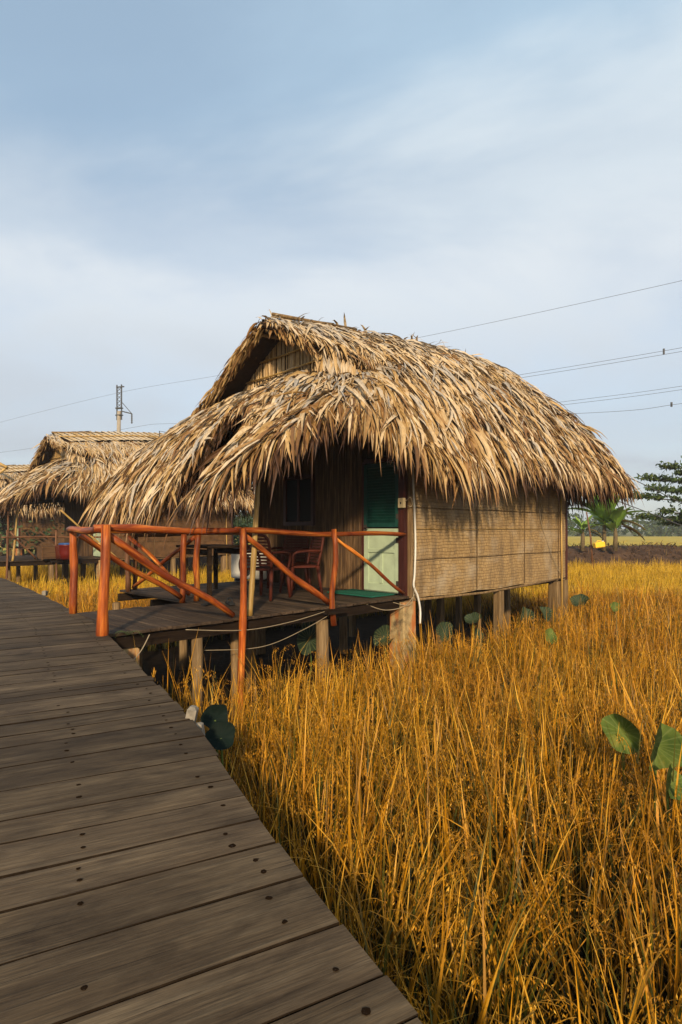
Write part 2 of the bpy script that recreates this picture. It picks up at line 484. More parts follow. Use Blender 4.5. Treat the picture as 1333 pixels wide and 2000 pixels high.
def lotus_mat(name, stops):
    m, nt, b = mat_base(name, 0.65, 0.12)
    v, rnd = obj_rand_vec(nt, tcoord(nt))
    f = noise_tex(nt, v, 7, 5, 0.6)
    col = ramp(nt, f, stops)
    sp = nt.nodes.new('ShaderNodeSeparateXYZ'); nt.links.new(tcoord(nt), sp.inputs[0])
    an = math_n(nt, 'ARCTAN2', sp.outputs['Y'], sp.outputs['X'])
    vein = math_n(nt, 'POWER', math_n(nt, 'ABSOLUTE', math_n(nt, 'COSINE', math_n(nt, 'MULTIPLY', an, 9.0))), 26.0)
    col = mixc(nt, math_n(nt, 'MULTIPLY', vein, 0.4), col, (0.20, 0.22, 0.07))
    nt.links.new(col, b.inputs['Base Color'])
    bump(nt, b, noise_tex(nt, v, 16, 3), 0.3, 0.01)
    return m


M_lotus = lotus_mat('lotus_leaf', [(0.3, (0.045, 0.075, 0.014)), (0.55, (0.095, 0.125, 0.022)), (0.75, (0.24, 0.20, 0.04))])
M_lotusdim = lotus_mat('lotus_leaf_shaded', [(0.3, (0.014, 0.024, 0.014)), (0.6, (0.028, 0.042, 0.022)), (0.8, (0.07, 0.075, 0.03))])  # grey-green leaf with the hut's shade put into its colour
M_banana = tint_mat('banana_leaf', [(0.0, (0.20, 0.12, 0.04)), (0.3, (0.11, 0.21, 0.03)), (1.0, (0.26, 0.40, 0.06))], 0.45, 0.4, 0.25)
M_bstem = simple_mat('banana_stem', (0.14, 0.10, 0.05), 0.7, 0.2, 0.4, 8)
M_bark = simple_mat('bark', (0.10, 0.07, 0.05), 0.85, 0.1, 0.4, 9)


def ground_mat(name, stops, scale, bs=0.5):
    m, nt, b = mat_base(name, 0.9, 0.15)
    v = tcoord(nt)
    f = noise_tex(nt, v, scale, 8, 0.65)
    nt.links.new(ramp(nt, f, stops), b.inputs['Base Color'])
    bump(nt, b, f, bs, 0.05)
    return m


M_mud = ground_mat('wet_mud', [(0.3, (0.008, 0.005, 0.003)), (0.7, (0.022, 0.014, 0.008))], 3.0)
M_mud.node_tree.nodes['Principled BSDF'].inputs['Specular IOR Level'].default_value = 0.02
M_land = ground_mat('far_land', [(0.35, (0.06, 0.075, 0.02)), (0.65, (0.16, 0.13, 0.03))], 0.05)
M_field = ground_mat('far_rice', [(0.3, (0.30, 0.22, 0.03)), (0.5, (0.46, 0.32, 0.04)), (0.75, (0.28, 0.26, 0.05))], 0.22)
M_earth = ground_mat('brown_earth', [(0.3, (0.035, 0.020, 0.013)), (0.55, (0.085, 0.047, 0.028)), (0.75, (0.15, 0.088, 0.05))], 1.6, 1.0)

# ------------------------------------------------------------------ frame of the first hut: local x = into the hut, local y = along its front
C0 = Vector((0.99, 8.85, 0.0))
HUT_ANG = math.atan2(0.695, 0.72)
LV = Vector((math.cos(HUT_ANG), math.sin(HUT_ANG), 0)); WV = Vector((-LV.y, LV.x, 0))
OFF2 = WV * 14.7 + LV * 1.4


def hut_st(p):
    d = Vector((p[0] - C0.x, p[1] - C0.y, 0))
    return d.dot(LV), d.dot(WV)


def hw(s, t, z, off=Vector((0, 0, 0))):
    return C0 + off + LV * s + WV * t + Vector((0, 0, z))


GROUND_Z = -1.45

# ------------------------------------------------------------------ ground, fields, bank
def grid_sheet(name, x0, x1, y0, y1, nx, ny, zf, mat, kind='structure'):
    xs = np.linspace(x0, x1, nx); ys = np.linspace(y0, y1, ny)
    v = [(x, y, zf(x, y)) for y in ys for x in xs]
    f = [(j * nx + i, j * nx + i + 1, (j + 1) * nx + i + 1, (j + 1) * nx + i) for j in range(ny - 1) for i in range(nx - 1)]
    return setp(link(name, mesh_np(name, v, np.array(f), mat, True)), kind=kind)


mb = MB()
mb.add([(-1500, -300, GROUND_Z - 0.02), (1500, -300, GROUND_Z - 0.02), (1500, 2500, GROUND_Z - 0.02), (-1500, 2500, GROUND_Z - 0.02)], [(0, 1, 2, 3)])
setp(mb.build('ground', M_land), kind='structure')
setp(grid_sheet('paddy_mud', -45, 45, -8, 36, 60, 40, lambda x, y: GROUND_Z + 0.03 * mnoise.noise(Vector((x * 0.9, y * 0.9, 0))), M_mud), kind='structure')
setp(grid_sheet('far_field', -160, 160, 37, 118, 40, 12, lambda x, y: -0.62 + 0.04 * mnoise.noise(Vector((x * 0.1, y * 0.1, 3))), M_field), kind='structure')


def bank_z(x, y):
    u = (y - 27.2 - 0.6 * mnoise.noise(Vector((x * 0.12, 0, 9)))) / 6.5
    h = max(0.0, math.sin(min(1, max(0, u)) * math.pi)) ** 0.55
    return GROUND_Z - 0.1 + h * (1.55 + 0.28 * mnoise.noise(Vector((x * 0.25, y * 0.3, 1))) + 0.12 * mnoise.noise(Vector((x * 1.1, y * 1.3, 5))))


setp(grid_sheet('earth_bank', -12, 60, 26, 36, 200, 40, bank_z, M_earth), kind='structure')

# ------------------------------------------------------------------ boardwalk (a curved path of single planks)
EDGE = [(1.55, -1.5), (0.85, -0.1), (0.164, 1.188), (-0.207, 1.891), (-0.908, 3.305), (-2.20, 5.53), (-3.13, 6.99), (-6.27, 11.17), (-9.6, 15.1), (-14.5, 20.4), (-20.5, 26.3), (-27, 32)]
edge_pts = smooth_path([(x, y, 0) for x, y in EDGE], 24)
edge_len = [0.0]
for a, b_ in zip(edge_pts, edge_pts[1:]): edge_len.append(edge_len[-1] + (b_ - a).length)


def edge_at(d):
    d = max(0.0, min(d, edge_len[-1] - 1e-4))
    i = int(np.searchsorted(edge_len, d, side='right')) - 1
    i = min(i, len(edge_pts) - 2)
    t = (d - edge_len[i]) / (edge_len[i + 1] - edge_len[i])
    p = edge_pts[i].lerp(edge_pts[i + 1], t)
    q0 = edge_pts[max(i - 6, 0)]; q1 = edge_pts[min(i + 7, len(edge_pts) - 1)]
    return p, (q1 - q0).normalized()


BW_W = 2.5
boardwalk = bpy.data.objects.new('boardwalk', None); COL.objects.link(boardwalk)
setp(boardwalk, 'weathered grey plank boardwalk curving through the rice field', kind='structure')
d = 0.0
nail = MB()
prng = random.Random(11)
plank_n = 0
bw_poly = []
while d < edge_len[-1] - 0.3:
    w = prng.choice([0.13, 0.15, 0.17, 0.2, 0.23, 0.27])
    if d > 22: w *= 1.4
    p, tv = edge_at(d + w / 2)
    nv = Vector((-tv.y, tv.x, 0))             # to the left of the walking direction
    ang = math.atan2(nv.y, nv.x)
    gap = prng.choice([0.005, 0.007, 0.008, 0.010, 0.016])
    th = 0.042
    p1, t1 = edge_at(d + gap / 2); p2, t2 = edge_at(d + w - gap / 2)
    over = prng.uniform(-0.014, 0.010)
    # plank as a grid with a slightly uneven edge, local x along its length
    n1 = 9
    M = Matrix.Translation(p) @ Matrix.Rotation(ang, 4, 'Z')
    Mi = M.inverted()
    vs = []
    sag = [prng.uniform(-0.002, 0.002) for _ in range(n1)]
    zo = prng.uniform(-0.0022, 0.0012) - 0.004
    tilt = prng.uniform(-0.006, 0.006)
    nv1 = Vector((-t1.y, t1.x, 0)); nv2 = Vector((-t2.y, t2.x, 0))
    for k in range(n1):
        u = k / (n1 - 1)
        L_ = BW_W * u + over * (1 - u)
        A = Mi @ (p1 + nv1 * L_); B = Mi @ (p2 + nv2 * L_)
        A.y, B.y = (max(A.y, B.y), min(A.y, B.y))
        A.y += -0.0008 + sag[k]; B.y += 0.0008 + sag[(k * 3 + 2) % n1]
        c = 0.0012
        zz = zo + 0.0015 * math.sin(k * 1.7 + plank_n)
        for (y_, z_) in ((B.y, -th), (B.y, -c), (B.y + c, 0.0), (A.y - c, 0.0), (A.y, -c), (A.y, -th)):
            x_ = A.x + (B.x - A.x) * ((y_ - A.y) / (B.y - A.y))
            vs.append((x_, y_, z_ + zz + tilt * y_))
    q = [(k * 6 + j, k * 6 + (j + 1) % 6, (k + 1) * 6 + (j + 1) % 6, (k + 1) * 6 + j) for k in range(n1 - 1) for j in range(6)]
    q = [f[::-1] for f in q]
    q += [(0, 1, 4, 5), (1, 2, 3, 4)]
    e = (n1 - 1) * 6
    q += [(e + 5, e + 4, e + 1, e), (e + 4, e + 3, e + 2, e + 1)]
    pm_ = mesh_np('plank', vs, np.array(q), M_plank)
    pm_.materials.append(M_joint)                       # joint dirt, darkened so sunlit plank sides still read as dark gaps
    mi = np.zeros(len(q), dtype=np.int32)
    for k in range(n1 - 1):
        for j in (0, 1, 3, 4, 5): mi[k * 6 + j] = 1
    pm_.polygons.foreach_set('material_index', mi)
    o = link('plank', pm_, boardwalk)
    o.matrix_basis = M
    # nails
    if d < 14:
        for L_ in (0.11 + prng.uniform(-0.03, 0.03), 0.57 + prng.uniform(-0.025, 0.025), 1.04 + prng.uniform(-0.05, 0.05), 1.9):
            for ww in ([0.3, 0.72] if w > 0.16 else [0.5]):
                if prng.random() < 0.22: continue
                pp, t_ = edge_at(d + w * ww + prng.uniform(-0.01, 0.01))
                c_ = pp + Vector((-t_.y, t_.x, 0)) * L_
                r_ = prng.uniform(0.0065, 0.011)
                ring = [c_ + Vector((math.cos(a) * r_ * prng.uniform(0.8, 1.25), math.sin(a) * r_ * prng.uniform(0.8, 1.25), zo + 0.0016)) for a in np.linspace(0, 2 * math.pi, 8, endpoint=False)]
                nail.add(ring + [c_ + Vector((0, 0, zo + 0.0024))], [], [(8, k, (k + 1) % 8) for k in range(8)])
    bw_poly.append((p, nv))
    d += w
    plank_n += 1
setp(nail.build('nail', M_nail, boardwalk), kind='stuff')
for off_, nm in ((0.16, 'joist'), (1.04, 'joist'), (1.9, 'joist'), (2.38, 'joist')):
    mb = MB()
    pr = []
    for i in range(0, len(edge_pts), 6):
        p, tv = edge_at(edge_len[i]); nv = Vector((-tv.y, tv.x, 0))
        c = p + nv * off_
        pr.append((c, nv))
    vs = []
    for c, nv in pr:
        for a, z in ((-0.03, -0.19), (0.03, -0.19), (0.03, -0.052), (-0.03, -0.052)):
            vs.append(c + nv * a + Vector((0, 0, z)))
    q = [(k * 4 + j, k * 4 + (j + 1) % 4, (k + 1) * 4 + (j + 1) % 4, (k + 1) * 4 + j) for k in range(len(pr) - 1) for j in range(4)]
    mb.add(vs, q)
    mb.build(nm, M_beam, boardwalk)
mb_me = None
for d_ in np.arange(1.2, 40, 2.3):
    for off_ in (0.2, 2.2):
        p, tv = edge_at(d_); c = p + Vector((-tv.y, tv.x, 0)) * off_
        if mb_me is None:
            mb = MB(); mb.tube([(0, 0, GROUND_Z - 0.2), (0.01, 0, -0.6), (0, 0, -0.19)], 0.07, 8); mb_me = mb.mesh('support_post', M_stilt, True)
        link('support_post', mb_me, boardwalk, (c.x, c.y, 0))


def boardwalk_dist(x, y):
    """signed distance right of the boardwalk's edge (negative = on or left of it)"""
    arr = EP[:, :2] - np.array([x, y])
    i = int(np.argmin((arr ** 2).sum(1)))
    i = min(max(i, 1), len(EP) - 2)
    tv = EP[i + 1] - EP[i - 1]
    dx, dy = x - EP[i, 0], y - EP[i, 1]
    return (dx * tv[1] - dy * tv[0]) / math.hypot(tv[0], tv[1])


EP = np.array([[p.x, p.y] for p in edge_pts])

# ------------------------------------------------------------------ thatch
US = np.array([0, 0.16, 0.40, 0.70, 1.0]); WP = np.array([0.5, 0.95, 1.0, 0.62, 0.03])


def nrmz(a):
    return a / np.maximum(np.linalg.norm(a, axis=-1, keepdims=True), 1e-9)


def leaf_geo(root, d, n, length, width, droop, lift, twist, curve, tone, fold=0.18):
    N = len(root); K = len(US)
    P = np.zeros((N, K, 3, 3)); T = np.zeros((N, K, 3, 3))
    pos = root.copy(); pu = 0.0
    down = np.array([0, 0, -1.0])
    side0 = nrmz(np.cross(d, n))
    for k in range(K):
        u = US[k]; um = (u + pu) / 2
        dd = nrmz(d + n * (lift * (1 - 1.9 * um))[:, None] + down * (droop * um ** 1.2 * 1.7)[:, None] + side0 * (curve * um)[:, None])
        pos = pos + dd * (length * (u - pu))[:, None]
        dd = nrmz(d + n * (lift * (1 - 1.9 * u))[:, None] + down * (droop * u ** 1.2 * 1.7)[:, None] + side0 * (curve * u)[:, None])
        sd = nrmz(np.cross(dd, n)); nn = np.cross(sd, dd)
        tw = twist * (0.4 + 0.8 * u)
        s2 = sd * np.cos(tw)[:, None] + nn * np.sin(tw)[:, None]; n2 = np.cross(s2, dd)
        w = (width * WP[k])[:, None]
        P[:, k, 0] = pos - s2 * w / 2 + n2 * w * fold
        P[:, k, 1] = pos
        P[:, k, 2] = pos + s2 * w / 2 + n2 * w * fold
        T[:, k, :, 0] = tone[:, None]; T[:, k, :, 1] = u
        pu = u
    return P, T


LEAF_Q = np.array([(k * 3 + j, k * 3 + j + 1, (k + 1) * 3 + j + 1, (k + 1) * 3 + j) for k in range(4) for j in range(2)])


def leaves_mesh(name, P, T, mat):
    N = len(P)
    q = (LEAF_Q[None] + (np.arange(N) * 15)[:, None, None]).reshape(-1, 4)
    return mesh_np(name, P.reshape(-1, 3), q, mat, False, T.reshape(-1, 3))


def catmull(pts, n):
    """pts (m,...) -> n samples along axis 0"""
    m = len(pts); out = []
    for x in np.linspace(0, m - 1, n):
        i = min(int(x), m - 2); t = x - i
        p0, p1, p2, p3 = pts[max(i - 1, 0)], pts[i], pts[i + 1], pts[min(i + 2, m - 1)]
        out.append(0.5 * (2 * p1 + (p2 - p0) * t + (2 * p0 - 5 * p1 + 4 * p2 - p3) * t * t + (3 * p1 - p0 - 3 * p2 + p3) * t ** 3))
    return np.array(out)


class Surf:
    def __init__(s, ribs, nu=120, nv=14):
        ribs = np.array(ribs, dtype=float)
        g = catmull(ribs, nu)                          # across ribs
        g = np.swapaxes(catmull(np.swapaxes(g, 0, 1), nv), 0, 1)
        s.g, s.nu, s.nv = g, nu, nv
        du = np.gradient(g, axis=0); dv = np.gradient(g, axis=1)
        s.dv = nrmz(dv); n = nrmz(np.cross(dv, du))
        s.du = nrmz(du)
        s.n = np.where(n[..., 2:3] < 0, -n, n)
        a = np.linalg.norm(np.cross(du, dv), axis=-1)
        s.area = a

    def pick(s, N, vmin=0.0, vmax=1.0, umin=0.0, umax=1.0):
        i0, i1 = int(umin * (s.nu - 1)), max(int(umax * (s.nu - 1)), int(umin * (s.nu - 1)) + 1)
        col = s.area[i0:i1, :].sum(1) + 1e-6
        if vmin > 0.85: col = np.linalg.norm(np.diff(s.g[i0:i1 + 1, -1], axis=0), axis=-1) + 1e-6 if i1 < s.nu else col
        cdf = np.cumsum(col) / col.sum()
        i = i0 + np.searchsorted(cdf, rng.random(N)) + rng.random(N)
        i = np.clip(i, 0, s.nu - 1.001)
        # area weighting along v within the mean rib
        vcdf = np.linspace(vmin, vmax, 64)
        wv = np.interp(vcdf, np.linspace(0, 1, s.nv), s.area.mean(0)); c2 = np.cumsum(wv) / wv.sum()
        v = np.interp(rng.random(N), c2, vcdf)
        return i / (s.nu - 1), v

    def ev(s, u, v):
        x = np.clip(u, 0, 1) * (s.nu - 1); y = np.clip(v, 0, 1) * (s.nv - 1)
        i = np.minimum(x.astype(int), s.nu - 2); j = np.minimum(y.astype(int), s.nv - 2)
        a = (x - i)[:, None]; b = (y - j)[:, None]

        def f(A): return A[i, j] * (1 - a) * (1 - b) + A[i + 1, j] * a * (1 - b) + A[i, j + 1] * (1 - a) * b + A[i + 1, j + 1] * a * b
        return f(s.g), nrmz(f(s.dv)), nrmz(f(s.n)), nrmz(f(s.du))

    def shell(s, thick=0.05):
        nu, nv = s.nu, s.nv
        top = s.g - s.n * 0.02; bot = s.g - s.n * (0.02 + thick)
        v = np.concatenate([top.reshape(-1, 3), bot.reshape(-1, 3)])
        q = [(i * nv + j, i * nv + j + 1, (i + 1) * nv + j + 1, (i + 1) * nv + j) for i in range(nu - 1) for j in range(nv - 1)]
        o = nu * nv
        q2 = [tuple(o + k for k in f[::-1]) for f in q]
        e = [(i * nv + nv - 1, o + i * nv + nv - 1, o + (i + 1) * nv + nv - 1, (i + 1) * nv + nv - 1) for i in range(nu - 1)]
        e += [(i * nv, (i + 1) * nv, o + (i + 1) * nv, o + i * nv) for i in range(nu - 1)]
        e += [(j, o + j, o + j + 1, j + 1) for j in range(nv - 1)]
        b = (nu - 1) * nv
        e += [(b + j, b + j + 1, o + b + j + 1, o + b + j) for j in range(nv - 1)]
        return v, np.array(q + q2 + e)


def course(u, v, n_rows, k=0.65):
    """pull leaf roots towards thatching courses"""
    r = np.round(v * n_rows + 0.15 * np.sin(u * 60)) / n_rows
    return np.clip(v * (1 - k) + r * k, 0, 1)


def sprout(S, N, vmin=0.0, vmax=0.97, umin=0, umax=1, lmin=0.42, lmax=0.8, wmin=0.022, wmax=0.05, off=(0.0, 0.07), lift=(0.05, 0.25), droop=(0.0, 0.35),
           spread=0.28, tone=(0.25, 1.0), rows=9, lenfun=None):
    u, v = S.pick(N, vmin, vmax, umin, umax)
    if rows: v = np.clip(course(u, v, rows), vmin, vmax)
    p, d, n, sd = S.ev(u, v)
    a = rng.normal(0, spread, N)
    d = nrmz(d * np.cos(a)[:, None] + np.cross(n, d) * np.sin(a)[:, None])
    o = rng.uniform(*off, N)
    p = p + n * o[:, None]
    L = rng.uniform(lmin, lmax, N)
    if lenfun is not None: L = L * lenfun(u, v)
    # weathering: the outer layer is greyer, what lies underneath keeps its gold
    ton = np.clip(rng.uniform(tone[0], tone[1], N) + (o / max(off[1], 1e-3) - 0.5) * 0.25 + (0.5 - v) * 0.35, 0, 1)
    L = L * np.where(rng.random(N) < 0.10, rng.uniform(1.1, 1.5, N), 1.0)
    gap_shade = rng.random(N) < 0.17                    # dark sunken leaves: shade in the thatch gaps put into the tone
    ton = np.where(gap_shade, ton * 0.22, ton); p = p - n * np.where(gap_shade, 0.02, 0.0)[:, None]
    P, T = leaf_geo(p, d, n, L, rng.uniform(wmin, wmax, N), rng.uniform(*droop, N), rng.uniform(*lift, N) + np.abs(rng.normal(0, 0.14, N)), rng.normal(0, 0.75, N), rng.normal(0, 0.33, N), ton)
    keep = L > 0.08
    return P[keep], T[keep]


# ribs run from the top of the thatch down to the eave; hut-local (into hut, along front, height)
LOWER = [
    ((-0.75, 4.45, 3.22), (-1.5, 4.40, 2.74), (-2.3, 4.34, 2.15), (-2.90, 4.20, 1.53)),
    ((-0.75, 3.4, 3.38), (-1.5, 3.35, 2.90), (-2.25, 3.25, 2.28), (-2.86, 3.1, 1.52)),
    ((-0.75, 2.3, 3.46), (-1.55, 2.25, 2.92), (-2.3, 2.2, 2.32), (-2.92, 2.15, 1.52)),
    ((-0.74, 1.8, 3.50), (-1.55, 1.75, 2.96), (-2.3, 1.68, 2.34), (-2.94, 1.60, 1.54)),
    ((-0.72, 1.6, 3.51), (-1.4, 1.4, 3.10), (-1.95, 1.3, 2.78), (-2.35, 1.22, 2.50)),
    ((-0.68, 1.45, 3.52), (-1.4, 0.95, 3.08), (-1.95, 0.70, 2.76), (-2.40, 0.55, 2.46)),
    ((-0.50, 1.3, 3.50), (-1.5, 0.60, 2.92), (-2.5, 0.22, 2.24), (-3.35, 0.08, 1.58)),
    ((-0.35, 1.1, 3.48), (-1.5, 0.42, 2.88), (-2.5, -0.05, 2.22), (-3.42, -0.30, 1.55)),
    ((-0.25, 1.0, 3.46), (-1.2, 0.30, 2.98), (-2.1, -0.2, 2.45), (-2.95, -0.50, 1.92)),
    ((-0.20, 0.95, 3.46), (-1.0, 0.30, 3.06), (-1.7, -0.15, 2.66), (-2.36, -0.46, 2.22)),
    ((-0.15, 0.9, 3.46), (-0.7, 0.32, 3.16), (-1.2, -0.10, 2.86), (-1.65, -0.40, 2.55)),
    ((0.0, 0.85, 3.55), (-0.25, 0.32, 3.18), (-0.5, -0.12, 2.74), (-0.70, -0.48, 2.28)),
    ((0.3, 0.9, 3.85), (0.25, 0.40, 3.40), (0.15, -0.1, 2.74), (0.1, -0.60, 2.0)),
    ((1.2, 0.9, 3.98), (1.1, 0.40, 3.52), (1.0, -0.1, 2.88), (0.9, -0.65, 1.98)),
    ((1.8, 0.9, 4.04), (1.7, 0.40, 3.58), (1.6, -0.1, 2.95), (1.55, -0.65, 2.12)),
    ((3.3, 0.9, 4.16), (3.35, 0.40, 3.66), (3.4, -0.15, 2.95), (3.4, -0.7, 2.12)),
    ((4.2, 1.1, 4.30), (4.6, 0.45, 3.68), (4.9, -0.2, 2.90), (5.0, -0.75, 2.08)),
    ((4.5, 1.75, 4.82), (5.15, 0.85, 4.12), (5.75, -0.15, 3.02), (6.15, -0.8, 1.95)),
    ((4.6, 2.0, 4.80), (5.5, 1.9, 4.0), (6.1, 1.9, 2.9), (6.35, 1.9, 1.75)),
    ((4.5, 2.3, 4.70), (5.25, 3.2, 3.8), (5.8, 4.1, 2.8), (6.1, 4.6, 1.85)),
    ((3.0, 2.9, 4.0), (3.0, 3.5, 3.4), (3.0, 4.1, 2.75), (3.0, 4.6, 2.1)),
    ((0.0, 2.9, 3.7), (0.0, 3.6, 3.2), (0.0, 4.2, 2.7), (0.0, 4.7, 2.1)),
    ((-0.6, 4.1, 3.25), (-1.1, 4.55, 2.75), (-1.7, 4.75, 2.2), (-2.2, 4.8, 1.75)),
    ((-0.75, 4.45, 3.22), (-1.5, 4.40, 2.74), (-2.3, 4.34, 2.15), (-2.90, 4.20, 1.53)),
]
RIDGE = [(-1.30, 4.28), (0.0, 4.45), (0.9, 4.56), (2.4, 4.70), (3.6, 4.78), (4.6, 4.80)]
UP_R = [((s, 1.9, z), (s, 1.45, z - 0.20), (s + (0.06 if s < -0.5 else 0.03), 1.25 if s < -0.5 else 1.05, z - (0.33 if s < -0.5 else 0.46)), (s + (0.20 if s < -0.5 else 0), 1.06 if s < -0.5 else 0.72, z - (0.45 if s < -0.5 else 0.74))) for s, z in RIDGE]
UP_L = [((s, 1.9, z), (s, 2.6, z - 0.38), (s, 3.2, z - 0.78), (s - (0.05 if s < -0.5 else 0), 3.85, z - 1.22)) for s, z in RIDGE]


def build_hut(off, seed, full, label, cat='hut', group=None, dens=1.0):
    global rng
    rng = np.random.default_rng(seed); pr = random.Random(seed)
    hut = thing('thatched_hut', label, cat, C0 + off, HUT_ANG, group)
    SL, SR, SLL = Surf(LOWER, 180, 16), Surf(UP_R, 60, 10), Surf(UP_L, 60, 10)
    # shell under the leaves
    vs, qs, b = [], [], 0
    for S in (SL, SR, SLL):
        v, q = S.shell(0.07); vs.append(v); qs.append(q + b); b += len(v)
    roof = link('roof', mesh_np('roof', np.concatenate(vs), np.concatenate(qs), M_under, True), hut)
    L = []

    def notch(u, v):                                # the entrance gap in the front eave stays open
        x = u * (len(LOWER) - 1)
        return np.where((x > 3.55) & (x < 5.5), np.where(v > 0.75, 0.35, np.where(v > 0.5, 0.5, 0.9)), np.where((x > 2.6) & (x < 6.2), 0.85, 1.0))
    k = dens
    # body of the lower roof
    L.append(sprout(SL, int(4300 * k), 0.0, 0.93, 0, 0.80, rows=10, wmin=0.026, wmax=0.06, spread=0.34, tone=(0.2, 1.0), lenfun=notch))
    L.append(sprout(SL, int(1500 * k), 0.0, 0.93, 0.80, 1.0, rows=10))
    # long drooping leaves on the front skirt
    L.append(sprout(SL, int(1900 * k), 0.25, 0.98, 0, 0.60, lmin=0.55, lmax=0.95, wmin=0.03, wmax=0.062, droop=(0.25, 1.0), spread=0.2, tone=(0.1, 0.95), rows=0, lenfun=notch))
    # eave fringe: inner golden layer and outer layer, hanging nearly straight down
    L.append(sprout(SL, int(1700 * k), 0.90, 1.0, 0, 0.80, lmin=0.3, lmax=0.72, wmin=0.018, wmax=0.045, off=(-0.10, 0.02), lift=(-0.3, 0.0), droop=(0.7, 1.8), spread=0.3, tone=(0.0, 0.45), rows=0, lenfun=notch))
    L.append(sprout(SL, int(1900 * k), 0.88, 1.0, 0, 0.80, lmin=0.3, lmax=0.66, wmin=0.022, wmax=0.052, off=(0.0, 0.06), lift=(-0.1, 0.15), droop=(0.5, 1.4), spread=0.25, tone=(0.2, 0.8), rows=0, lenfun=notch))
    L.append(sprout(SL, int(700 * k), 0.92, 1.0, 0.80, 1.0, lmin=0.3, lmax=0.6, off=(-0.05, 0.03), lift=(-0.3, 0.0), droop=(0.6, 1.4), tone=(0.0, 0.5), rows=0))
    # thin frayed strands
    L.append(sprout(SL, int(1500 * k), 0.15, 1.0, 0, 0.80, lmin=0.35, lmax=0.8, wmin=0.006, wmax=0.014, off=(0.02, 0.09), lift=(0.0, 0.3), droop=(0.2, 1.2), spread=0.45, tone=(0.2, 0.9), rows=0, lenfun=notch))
    # broad pale leaves near the front corner
    L.append(sprout(SL, int(260 * k), 0.35, 0.98, 0.40, 0.62, lmin=0.6, lmax=1.0, wmin=0.06, wmax=0.11, droop=(0.5, 1.1), spread=0.16, tone=(0.25, 0.6), rows=0))
    # the upper roof
    L.append(sprout(SR, int(2200 * k), 0.0 if full else 0.5, 0.95, 0.07, 1.0, rows=5, lmin=0.3, lmax=0.6, wmin=0.025, wmax=0.055, spread=0.55, tone=(0.45, 1.0)))
    L.append(sprout(SR, int(230 * k), 0.0, 0.75, 0.0, 0.07, rows=5, lmin=0.2, lmax=0.36, wmin=0.025, wmax=0.05, spread=0.3, lift=(0.0, 0.1), tone=(0.45, 0.9)))
    L.append(sprout(SR, int(500 * k), 0.75, 1.0, 0.16, 1.0, rows=0, lmin=0.3, lmax=0.55, wmin=0.03, wmax=0.06, droop=(0.3, 0.9), spread=0.45, tone=(0.35, 1.0)))
    if full:
        L.append(sprout(SR, 170, 0.72, 1.0, 0.055, 0.32, rows=0, lmin=0.3, lmax=0.5, wmin=0.03, wmax=0.06, lift=(-0.2, 0.05), droop=(0.8, 1.6), spread=0.35, tone=(0.3, 1.0)))
    L.append(sprout(SLL, int(900 * k), 0.0, 0.97, rows=6, tone=(0.3, 0.9)))
    # verge fringes of the gable, ridge tufts
    for S, n_, mx_ in ((SR, 120, 0.28), (SLL, 420, 0.40)):
        v_ = rng.random(int(n_ * k)); u_ = np.abs(rng.normal(0, 0.02, len(v_)))
        p, d, n, sd = S.ev(u_, v_)
        dd = nrmz(d * rng.uniform(0.5, 1.2, len(v_))[:, None] + np.array([-1.0, 0, 0]) * rng.uniform(0.0, 0.5, len(v_))[:, None] + np.array([0, 0, -1.0]) * rng.uniform(0.0, 0.4, len(v_))[:, None])
        P, T = leaf_geo(p - n * rng.uniform(-0.05, 0.1, len(v_))[:, None], dd, n, rng.uniform(0.16, mx_, len(v_)), rng.uniform(0.02, 0.05, len(v_)), rng.uniform(0.2, 0.8, len(v_)), rng.uniform(-0.1, 0.2, len(v_)), rng.normal(0, 0.7, len(v_)), rng.normal(0, 0.3, len(v_)), rng.uniform(0.1, 0.6, len(v_)))
        L.append((P, T))
    nt_ = int((420 if full else 0) * k)
    u_ = rng.random(nt_) ** 0.9; p, d, n, sd = SR.ev(u_, np.zeros(nt_))
    a_ = rng.uniform(-1, 1, nt_)
    dd = nrmz(np.stack([rng.normal(0.25, 0.55, nt_), a_, rng.uniform(-0.35, 0.3, nt_)], 1))
    nn = nrmz(np.stack([np.zeros(nt_), np.zeros(nt_), np.ones(nt_)], 1) + 0.01)
    L.append(leaf_geo(p + np.array([0, 0, 0.03]), dd, nn, rng.uniform(0.2, 0.45, nt_), rng.uniform(0.02, 0.05, nt_), rng.uniform(0.2, 0.9, nt_), rng.uniform(0, 0.3, nt_), rng.normal(0, 0.6, nt_), rng.normal(0, 0.4, nt_), rng.uniform(0.5, 1.0, nt_)))
    nf = 90
    tf = rng.uniform(0.55, 1.25, nf)
    pf_ = np.stack([rng.uniform(-0.85, -0.45, nf), tf, 3.98 - (1.9 - tf) * 0.42 + 0.10 + rng.uniform(-0.12, 0.0, nf)], 1)
    df = nrmz(np.stack([rng.normal(-0.15, 0.12, nf), rng.normal(-0.2, 0.2, nf), -np.ones(nf)], 1)); nfv = nrmz(np.stack([-np.ones(nf), -0.6 * np.ones(nf), 0.1 * np.ones(nf)], 1))
    L.append(leaf_geo(pf_, df, nfv, rng.uniform(0.25, 0.45, nf), rng.uniform(0.03, 0.06, nf), rng.uniform(0, 0.4, nf), rng.uniform(0, 0.3, nf), rng.normal(0, 0.6, nf), rng.normal(0, 0.3, nf), rng.uniform(0.35, 0.95, nf)))
    P = np.concatenate([a for a, _ in L]); T = np.concatenate([b_ for _, b_ in L])
